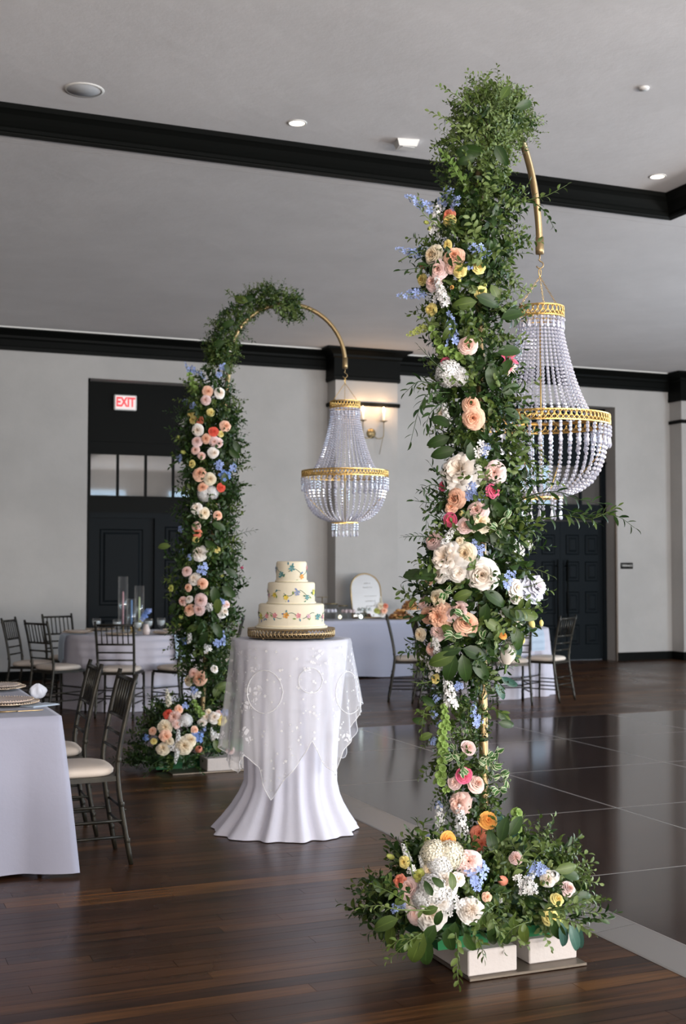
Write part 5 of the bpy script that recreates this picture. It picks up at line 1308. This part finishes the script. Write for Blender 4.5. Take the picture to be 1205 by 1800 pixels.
chair(Vector((1.155, 6.385, 0)), Vector((-1, 0, 0)), 'dark pewter chair with ivory cushion nearest the camera, at the corner of the near-left table', g1)
chair(Vector((1.13, 7.10, 0)), Vector((-1, 0.03, 0)), 'dark pewter chair just behind the nearest chair at the near-left table', g1)

# ---- near-left table (square, cloth to the floor)
NT0 = Vector((.30, 6.87, 0)); HX, HY, TH = .745, .75, .76
nt = thing('banquet_table', (NT0.x, NT0.y, 0), 'square banquet table hidden under the white cloth at the left edge', 'table')
m = MB(); m.box(-HX+.01, HX-.01, -HY+.01, HY-.01, TH-.035, TH-.008); m.build('tabletop', M_PLATE, nt)
for sx in (-1, 1):
    for sy in (-1, 1): m = MB(); m.tube([(sx*.35, sy*.35, 0), (sx*.35, sy*.35, TH-.035)], .015, 8); m.build('leg', M_PLATE, nt)
def rect_cloth(name, c, hx, hy, h, label, material, seed=2, amp=.02, hemz=.012, group=None, corner=.06):
    r = random.Random(seed); ph = [r.uniform(0, 6) for _ in range(4)]; na = 240; V = [(0, 0, h)]; rings = []
    per = []
    P_ = 4*(hx+hy)
    for k in range(na):
        s = P_*k/na
        if s < 2*hx: x, y, nx, ny, u = -hx+s, -hy, 0, -1, s/(2*hx)
        elif s < 2*hx+2*hy: x, y, nx, ny, u = hx, -hy+(s-2*hx), 1, 0, (s-2*hx)/(2*hy)
        elif s < 4*hx+2*hy: x, y, nx, ny, u = hx-(s-2*hx-2*hy), hy, 0, 1, (s-2*hx-2*hy)/(2*hx)
        else: x, y, nx, ny, u = -hx, hy-(s-4*hx-2*hy), -1, 0, (s-4*hx-2*hy)/(2*hy)
        cd = min(u, 1-u)*2*(hx if ny else hy)
        dx, dy = (x/hx, y/hy); n_ = Vector((nx, ny, 0)); cn = Vector((1 if x > 0 else -1, 1 if y > 0 else -1, 0)).normalized()
        f = max(0, 1-cd/.16); per.append((x, y, (n_*(1-f)+cn*f).normalized(), f, s))
    for q in (.5, .97): rings.append([(x*q, y*q, h) for (x, y, n_, f, s) in per])
    nz = 16
    for j in range(nz+1):
        s_ = j/nz; ring = []
        for (x, y, n_, f, s) in per:
            z = h-.003 if j == 0 else h - .012 - (h-.012-hemz)*s_
            w_ = amp*s_**.8*(.6*math.sin(s*11+ph[0]) + .4*math.sin(s*19+ph[1])+.4*math.sin(s*5+ph[2])) + corner*f*s_**.9 + .02*s_
            if s_ > .85: z += .02*max(0, math.sin(s*4+ph[3]))*(s_-.85)/.15
            ring.append((x+n_.x*(w_+.004), y+n_.y*(w_+.004), z))
        rings.append(ring)
    b = 1; Fs = [(0, b+k, b+(k+1) % na) for k in range(na)]
    for ring in rings: V += ring
    for i in range(len(rings)-1):
        for k in range(na): Fs.append((b+i*na+k, b+(i+1)*na+k, b+(i+1)*na+(k+1) % na, b+i*na+(k+1) % na))
    mb = MB(); mb.add(V, Fs, smooth=True); o = mb.build(name, material); o.location = (c.x, c.y, c.z); mark(o, label, 'tablecloth', group); return o
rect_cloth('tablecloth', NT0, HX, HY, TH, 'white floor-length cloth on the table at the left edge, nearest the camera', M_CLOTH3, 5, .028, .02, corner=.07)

def bead_ring(mb, R, n, r, z):
    for k in range(n):
        a = 2*math.pi*k/n; mb.lathe([(0, -r), (r, 0), (0, r)], 5, c=(R*math.cos(a), R*math.sin(a), z))
M_CHGLASS = mat('gold_glass_charger', (.62, .50, .38), .25, .6)
M_PLATEP = mat('blush_china', (.66, .56, .53), .3)
def make_charger(p, label, group, R=.165):
    c = thing('charger_plate', p, label, 'charger plate', group)
    m = MB(); m.lathe([(0, .002), (.09, .002), (.10, .006), (R-.008, .014), (R, .017), (R-.006, .020), (.10, .010), (0, .007)], 48); m.build('dish', M_CHGLASS, c)
    m = MB(); bead_ring(m, R-.002, 72, .0045, .021); m.build('beaded_rim', M_CHGLASS, c, kind='stuff'); return c
def make_plate(p, label, group, R=.135):
    c = thing('dinner_plate', p, label, 'plate', group)
    m = MB(); m.lathe([(0, 0), (.08, 0), (.085, .004), (R-.004, .016), (R, .019), (R-.003, .021), (.085, .009), (0, .006)], 48); m.build('dish', M_PLATEP, c)
    m = MB(); bead_ring(m, R-.001, 60, .004, .022); m.build('beaded_rim', M_CHGLASS, c, kind='stuff'); return c
gC, gP = 'beaded glass chargers', 'dinner plates on chargers'
def zt(p, h): q = p.copy(); q.z = h; return q
pA = zt(AZ(12, 1240, TH), TH+.001); pB = zt(AZ(-6, 1213, TH), TH+.001)
make_charger(pA, 'gold beaded charger nearest the front edge of the near-left table', gC); make_plate(pA + Vector((0, 0, .011)), 'blush plate on the charger nearest the front edge of the near-left table', gP)
make_charger(pB, 'gold beaded charger at the far side of the near-left table', gC); make_plate(pB + Vector((0, 0, .011)), 'blush plate on the far charger of the near-left table', gP)
def napkin_puff(p, label, r=.05):
    rr = random.Random(9); m = MB(); V = []; n, nz = 28, 9
    for j in range(nz+1):
        s = j/nz
        for k in range(n):
            a = 2*math.pi*k/n; q = r*math.sin(math.pi*min(1, .12+.85*s))**.7*(1+.2*math.sin(5*a+4*s)+.1*math.sin(9*a-5*s))
            V.append((q*math.cos(a)*1.0, q*math.sin(a)*.75, s*r*1.9))
    Fs = [(j*n+k, j*n+(k+1) % n, (j+1)*n+(k+1) % n, (j+1)*n+k) for j in range(nz) for k in range(n)] + [tuple(range(n-1, -1, -1)), tuple(range(nz*n, nz*n+n))]
    m.add(V, Fs, smooth=True); o = m.build('folded_napkin', M_NAPKIN2); o.location = p; mark(o, label, 'napkin'); return o
napkin_puff(zt(AZ(66, 1228, TH), TH+.002), 'puffed white-blue organza napkin beside the plates on the near-left table', .042)
kn = thing('butter_knife', zt(AZ(38, 1251, TH), TH+.004), 'gold table knife lying at the front of the near-left table', 'knife', rz=.1)
m = MB(); m.tube([(-.11, 0, 0), (-.02, 0, 0)], [.005, .004], 8); m.build('handle', M_OLDGOLD, kn)
m = MB(); m.prism([(-.02, -.007), (.08, -.010), (.105, -.004), (.11, .004), (-.02, .005)], -.0015, .0015); m.build('blade', M_OLDGOLD, kn)
m = MB(); m.box(-.09, .09, -.05, .05, 0, .004); m.box(-.085, .085, -.045, .045, .004, .0075); o = m.build('folded_napkin', M_NAPKIN); o.location = zt(AZ(70, 1241, TH), TH+.001); o.rotation_euler = (0, 0, .6); mark(o, 'flat folded blue napkin peeking out under the front charger', 'napkin')

# ---- back-left round table
LT = HD(229, 13.45)
table_under(LT, .70, .76, 'round banquet table under the lilac-white cloth in front of the left-hand door')
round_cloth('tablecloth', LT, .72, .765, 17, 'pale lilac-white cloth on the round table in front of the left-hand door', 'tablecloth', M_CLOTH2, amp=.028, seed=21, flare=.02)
g2 = 'dark chairs round the back-left table'
def ch(px, d, r_, f_, lab, g): chair(HD(px, d), cf(r_, f_), lab, g)
ch(213, 12.44, .05, 1, 'dark chair with its slatted back to the camera at the back-left round table', g2)
ch(104, 12.66, .66, .76, 'dark chair with ivory cushion at the front left of the back-left round table', g2)
ch(60, 13.15, 1, -.12, 'dark chair seen side-on, farthest left at the back-left round table', g2)
ch(124, 14.0, .70, -.72, 'dark chair behind the back-left round table, against the wall', g2)
ch(317, 12.62, -.75, .66, 'dark chair at the front right of the back-left round table, behind the far flowers', g2)
ch(384, 13.6, -1, -.05, 'dark chair seen side-on between the far flowers and the cake table', g2)
gL = 'beaded chargers on the back-left table'
for k, (ax, lab) in enumerate((( -160, 'brown-gold charger at the left of the back-left table'), (-90, 'brown-gold charger before the chair that shows its back'), (-35, 'brown-gold charger at the right front of the back-left table'), (30, 'brown-gold charger at the back right of the back-left table'), (135, 'brown-gold charger at the back left of the back-left table'))):
    a = math.radians(ax); q = LT + cf(math.cos(a)*.55, math.sin(a)*.55); make_charger(zt(q, .767), lab, gL, .16); 
    if k in (0, 2): make_plate(zt(q, .778), 'blush plate on the charger at the ' + ('left' if k == 0 else 'right front') + ' of the back-left table', gP)
def goblet(p, label, group):
    g = thing('water_goblet', p, label, 'glass', group)
    m = MB(); m.lathe([(0, 0), (.036, 0), (.034, .004), (.006, .010), (.006, .045), (.018, .055), (.040, .085), (.046, .120), (.042, .155), (.040, .155), (.044, .120), (.038, .088), (.0, .062)], 20); m.build('bowl', M_GLASS, g)
    m = MB(); m.lathe([(0, .066), (.034, .088), (.041, .118), (.041, .128), (0, .128)], 16); m.build('water', mat_water, g, label='pale iced water'); return g
mat_water = mat('iced_water', (.72, .75, .78), .3, spec=.5, Alpha=.75)
gg = 'water goblets on the back-left table'
for (px, d, lab) in ((171, 13.35, 'stemmed water goblet at the left of the candle vases'), (207, 13.1, 'stemmed water goblet just in front of the tallest candle vase'), (262, 13.3, 'stemmed water goblet by the blue flowers'), (284, 13.5, 'stemmed water goblet at the right of the centrepiece'), (243, 12.95, 'stemmed water goblet in front of the shorter candle vases')):
    goblet(HD(px, d, .767), lab, gg)
def candle_vase(px, d, h, col, lab, ch_):
    v = thing('candle_vase', HD(px, d, .767), lab, 'candle vase', 'glass cylinders with taper candles on the back-left table'); R = .052
    m = MB(); m.lathe([(0, 0), (R, 0), (R, h), (R-.004, h), (R-.004, .012), (0, .012)], 28); m.build('glass_cylinder', M_GLASS, v)
    hd = MB(); hd.lathe([(0, .013), (.028, .013), (.026, .020), (.008, .026), (.008, .055), (.016, .062), (.016, .078), (.011, .08), (0, .07)], 16); hd.build('candle_holder', M_GOLD, v)
    cn = MB(); cn.lathe([(.0115, .072), (.010, ch_-.01), (.004, ch_), (0, ch_)], 12); cn.build('taper_candle', M_WAX, v, color=col, label=lab.split(' taper')[0].split()[-1] + ' taper candle'); return v
candle_vase(217, 13.45, .60, (.62, .32, .36), 'tallest glass cylinder with a pink taper candle', .44)
candle_vase(245.5, 13.55, .50, (.62, .70, .42), 'second tallest glass cylinder with a green taper candle', .38)
candle_vase(232, 13.15, .37, (.16, .30, .58), 'shortest glass cylinder with a blue taper candle', .36)
bv = thing('bud_vase', HD(258, 13.02, .767), 'small white vase of blue delphinium beside the candle cylinders', 'vase'); bb = bv.location.copy()
m = MB(); m.lathe([(0, 0), (.03, 0), (.042, .04), (.03, .08), (.022, .10), (.026, .11), (.0, .10)], 20); m.build('vase', M_PLATEP, bv)
blooms(bv, bb, "254 1082 6 F d;259 1076 6 F d;263 1073 4 F b;250 1088 5 F b;247 1094 4 F y", lambda x, y, r_: (13.0, 0))
for (px, ax, lab) in ((130, 215, 'grey-blue napkin hanging over the left edge of the back-left table'), (308, -38, 'pale blue napkin hanging over the right front edge of the back-left table')):
    a = math.radians(ax) if ax < 180 else math.radians(ax-360); n_ = cf(math.cos(a), math.sin(a)).normalized(); sd = Vector((-n_.y, n_.x, 0))
    m = MB(); prof = [(.56, .772), (.715, .772), (.755, .760), (.772, .70), (.778, .62), (.778, .52)]
    V = []
    for (q, z) in prof:
        for k in range(7):
            u = k/6-.5; w_ = .16*(1 if z > .7 else .9+.25*(.7-z)); V.append(tuple(LT + n_*(q+.012*math.cos(u*16)*(z < .75)) + sd*(u*w_) + Vector((0, 0, z - (.05*(1-abs(u)*2) if z < .55 else 0)))))
    Fs = [(j*7+k, j*7+k+1, (j+1)*7+k+1, (j+1)*7+k) for j in range(len(prof)-1) for k in range(6)]
    m.add([(x-LT.x, y-LT.y, z) for x, y, z in V], Fs, smooth=True); o = m.build('hanging_napkin', M_NAPKIN); o.location = (LT.x, LT.y, 0); mark(o, lab, 'napkin')

# ---- back-right round table
RT = HD(845, 14.65)
rz0 = 0
table_under(RT, .74, .76, 'round banquet table under the white cloth behind the near flowers')
round_cloth('tablecloth', RT, .77, .765, 15, 'white cloth on the round table behind the near flowers', 'tablecloth', M_CLOTH2, amp=.035, seed=33, flare=.04)
g3 = 'dark chairs round the back-right table'
ch(722, 13.85, 1, -.04, 'dark chair seen side-on in front of the dessert table', g3)
ch(770, 13.35, 1, .12, 'dark chair half hidden by the near flowers, at the left front of the back-right table', g3)
ch(893, 13.55, -.1, 1, 'dark chair behind the lower near flowers, before the back-right table', g3)
ch(958, 13.88, -.8, .6, 'dark chair with ivory cushion at the right of the back-right table', g3)
q = RT + cf(.50, -.35); make_charger(zt(q, .773), 'brown-gold charger at the right front of the back-right table', gC, .16)
n_ = cf(.78, -.80).normalized(); sd = Vector((-n_.y, n_.x, 0)); m = MB(); V = []
for (q, z) in [(.58, .772), (.765, .772), (.800, .760), (.815, .70), (.82, .62), (.82, .53)]:
    for k in range(7): u = k/6-.5; V.append(tuple(n_*(q+.012*math.cos(u*16)*(z < .75)) + sd*(u*.24) + Vector((0, 0, z))))
m.add(V, [(j*7+k, j*7+k+1, (j+1)*7+k+1, (j+1)*7+k) for j in range(5) for k in range(6)], smooth=True)
o = m.build('hanging_napkin', M_NAPKIN); o.location = (RT.x, RT.y, 0); mark(o, 'light blue napkin hanging over the edge of the back-right table', 'napkin')

# ---- dessert table against the pilaster
DT = Vector((6.97, 15.58, 0)); 
dt = thing('dessert_table', (DT.x, DT.y, 0), 'long dessert table hidden under the white cloth before the pilaster', 'table')
m = MB(); m.box(-1.21, 1.21, -.37, .37, .725, .752); m.build('tabletop', M_PLATE, dt)
for sx in (-1, 1):
    for sy in (-1, 1): m = MB(); m.tube([(sx*1.1, sy*.3, 0), (sx*1.1, sy*.3, .725)], .014, 8); m.build('leg', M_PLATE, dt)
rect_cloth('tablecloth', DT, 1.22, .38, .76, 'white-blue cloth on the long dessert table before the pilaster', M_CLOTH, 9, .008, .01, corner=.02)
DZ = .762
def on_dt(px, dy=0.0): q = AY(px, 1080, DT.y+dy); return Vector((q.x, q.y, DZ))
q = on_dt(646, .17); mr = thing('arched_mirror', q, 'arched gold-framed mirror sign leaning at the back of the dessert table', 'mirror', rz=math.radians(-5))
w_, hh = .215, .40
def archp(w_, h0, n=16): return [(-w_, 0), (w_, 0)] + [(w_*math.cos(math.pi*k/n), h0+w_*math.sin(math.pi*k/n)) for k in range(n+1)]
mt_ = Matrix.Rotation(math.radians(-13), 4, 'X')
pl_ = archp(w_-.008, hh-.0); m = MB(); m.add([mt_ @ Vector((x, 0, z+.012)) for x, z in pl_] + [mt_ @ Vector((x, .01, z+.012)) for x, z in pl_], [tuple(range(len(pl_))), tuple(range(2*len(pl_)-1, len(pl_)-1, -1))]); m.build('mirror_glass', M_MIRROR, mr)
m = MB(); pts = [mt_ @ Vector((x, 0.002, z+.012)) for x, z in archp(w_, hh)]; m.tube(pts + [pts[0]], .0115, 8); m.build('mirror_frame', M_OLDGOLD, mr, label='thin antique gold frame')
rr_ = random.Random(3)
for (x0, x1, z, a_) in ((-.02, .07, .48, .018), (-.04, .09, .42, .022), (-.03, .15, .30, .012), (-.02, .13, .23, .026), (-.01, .12, .16, .02)):
    n = 22; pts = []
    for k in range(n):
        u = k/(n-1); pts.append(mt_ @ Vector((x0+(x1-x0)*u+.004*math.sin(k*2.1), -.004, z+.012+a_*.5*math.sin(k*1.9+x0*50)*(.6+.4*math.sin(k*.7)))))
    m = MB(); m.tube(pts, .0022, 4); m.build('script_lettering', M_WHITE, mr, label='looping white hand lettering')
# croissants piled on a stand and a tray
def croissant_mesh(seed):
    m = MB(); r = random.Random(seed); pts = []; rs = []
    for k in range(9):
        u = k/8; a = math.radians(-70+140*u); pts.append((.045*math.sin(a), .045*math.cos(a)-.03, .016)); rs.append(.004+.017*math.sin(math.pi*u)**.8*(1+.10*(k % 2)))
    m.tube(pts, rs, 8); return m.mesh('pastry', M_CROIS)
M_CROIS = mat('baked_golden_crust', (.36, .16, .045), .45); t = NT(M_CROIS)
oi = t.n('ShaderNodeObjectInfo'); t.l(t.ramp(t.math('ADD', t.math('MULTIPLY', t.noise(40, 3), .6), t.math('MULTIPLY', oi.outputs['Random'], .4)), [(.30, (.16, .055, .015)), (.72, (.58, .30, .10))]), t.b.inputs['Base Color'])
cm = [croissant_mesh(s) for s in (1, 2)]
cst = thing('pastry_stand', on_dt(721, -.02), 'tall stand lifting the upper pile of croissants on the dessert table', 'cake stand')
m = MB(); m.lathe([(0, 0), (.06, 0), (.06, .006), (.012, .012), (.012, .10), (.02, .108)], 20); m.build('foot', M_GLASS, cst)
m = MB(); m.lathe([(0, .108), (.165, .108), (.168, .114), (0, .116)], 28); m.build('plate', M_WHITE, cst)
ctr = thing('serving_tray', on_dt(703, -.18), 'low tray under the front pile of croissants on the dessert table', 'tray')
m = MB(); m.lathe([(0, 0), (.20, 0), (.21, .010), (.205, .012), (0, .006)], 28); m.build('dish', M_OLDGOLD, ctr)
rr_ = random.Random(8)
def pile(c, z0, R, levels, lab, group):
    z = z0
    for li, n in enumerate(levels):
        q = R*(1-li/len(levels))
        for k in range(n):
            a = 2*math.pi*k/n + li*.5; rr2 = q*(.85 if n > 1 else 0)
            o = bpy.data.objects.new('croissant', rr_.choice(cm)); COL.objects.link(o)
            o.location = (c.x+rr2*math.cos(a), c.y+rr2*math.sin(a)*.8, z); o.rotation_euler = (rr_.uniform(-.2, .2), rr_.uniform(-.2, .2), rr_.uniform(0, 6.28)); o.scale = (.86, .86, .9); mark(o, lab, 'croissant', group)
        z += .031
pile(on_dt(721, -.02), DZ+.118, .135, (11, 9, 7, 4, 1), 'golden croissant in the upper heap on the tall stand', 'croissants heaped on the tall stand')
pile(on_dt(703, -.18), DZ+.012, .17, (13, 10, 6, 3), 'golden croissant in the lower heap at the front of the dessert table', 'croissants heaped on the low tray')
# jars, lit votives, small cakes and flowers
def jar(px, dy, R, h, lab, rim=True):
    j = thing('glass_jar', on_dt(px, dy), lab, 'jar', 'glass jars on the dessert table')
    m = MB(); m.lathe([(0, 0), (R, 0), (R, h), (R-.004, h), (R-.004, .006), (0, .006)], 24); m.build('glass_body', M_GLASS, j)
    m = MB(); m.lathe([(R+.001, h), (R+.012, h), (R+.012, h+.01), (0, h+.012)], 24); m.build('lid', M_SCONCE, j); return j
jar(582, .24, .085, .20, 'tall lidded glass jar behind the lit votive')
jar(603, .27, .06, .17, 'narrow lidded glass jar left of the mirror')
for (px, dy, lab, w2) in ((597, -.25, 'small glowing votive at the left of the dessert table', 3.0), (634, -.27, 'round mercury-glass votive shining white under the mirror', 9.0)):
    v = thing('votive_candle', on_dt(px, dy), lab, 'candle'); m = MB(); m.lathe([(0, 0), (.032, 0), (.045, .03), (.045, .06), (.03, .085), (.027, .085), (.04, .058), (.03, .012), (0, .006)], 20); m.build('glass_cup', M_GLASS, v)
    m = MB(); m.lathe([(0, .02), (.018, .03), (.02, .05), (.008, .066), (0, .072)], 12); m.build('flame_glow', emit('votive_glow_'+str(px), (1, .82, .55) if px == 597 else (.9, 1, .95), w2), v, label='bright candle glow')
tst = thing('dessert_stand', on_dt(566, 0), 'dark wire tiered stand at the left end of the dessert table', 'stand')
m = MB(); m.tube([(0, 0, 0), (0, 0, .30)], .007, 8); m.lathe([(0, 0), (.06, 0), (.06, .006), (0, .008)], 20); m.build('post', M_SCONCE, tst)
m = MB(); m.lathe([(0, .30), (.085, .30), (.087, .306), (0, .306)], 24); m.build('plate', M_SCONCE, tst)
for (px, dy, R, h, col, lab) in ((580, -.15, .10, .10, (.66, .66, .74), 'white frosted cakelets on a stand at the left of the dessert table'), (612, -.10, .11, .09, (.62, .50, .52), 'pale pink cakelets on a stand left of the mirror'), (640, -.05, .11, .11, (.52, .56, .55), 'white cakelets on a glass stand in front of the mirror')):
    s_ = thing('cakelet_stand', on_dt(px, dy), lab, 'cake stand'); m = MB(); m.lathe([(0, 0), (.055, 0), (.05, .006), (.012, .012), (.012, h-.01), (R, h), (R, h+.006), (0, h+.006)], 24); m.build('stand', M_GLASS, s_)
    for k in range(9):
        a = k*.78; q = R*.72 if k < 8 else 0; m = MB(); m.lathe([(0, h+.0065), (.019, h+.0065), (.023, h+.025), (.019, h+.036), (.008, h+.046), (0, h+.05)], 10, c=(q*math.cos(a), q*math.sin(a), 0)); m.build('cakelet', M_OBJ, s_, color=col)
fv = thing('dessert_flowers', on_dt(670, -.12), 'small vase of cream, peach and green flowers between the mirror and the croissants', 'vase'); fbv = fv.location.copy()
m = MB(); m.lathe([(0, 0), (.035, 0), (.04, .05), (.03, .07), (0, .06)], 18); m.build('vase', M_GLASS, fv)
blooms(fv, fbv, "668 1066 7 L c;674 1073 7 L a;663 1073 6 L g;669 1056 8 S c 95;677 1065 5 L s;661 1064 5 F w;672 1080 5 L w", lambda x, y, r_: ((fbv-EYEV).dot(FWD)-.03, 0))
for k in range(16):
    a = k*.8; sprig(fv, fbv, RB.choice(['smid', 'box', 'dark']), fbv + Vector((0, 0, .05)), Vector((math.cos(a)*.7, math.sin(a)*.7, 1.0)), .8)

# the hanging cloths give way where a chair seat is tucked under the table edge
for o in list(COL.objects):
    if o.name.startswith('tablecloth') and abs(o.location.x-CT.x) > .01:
        W0 = Vector((o.location.x, o.location.y, 0))
        for (c, f) in CHS:
            if (c-W0).length > 1.6: continue
            sd = Vector((-f.y, f.x, 0))
            for v in o.data.vertices:
                if v.co.z > .70: continue
                q = Vector((v.co.x, v.co.y, 0)) + W0 - c; lx, ly = q.dot(sd), q.dot(f)
                if abs(lx) < .27 and -.35 < ly < .26:
                    wz = max(0, min(1, (.66-v.co.z)/.14)); wx = max(0, min(1, (.27-abs(lx))/.05)); w_ = wz*wx*wx*(3-2*wx)
                    d_ = (.262-ly)*w_; v.co.x += f.x*d_; v.co.y += f.y*d_
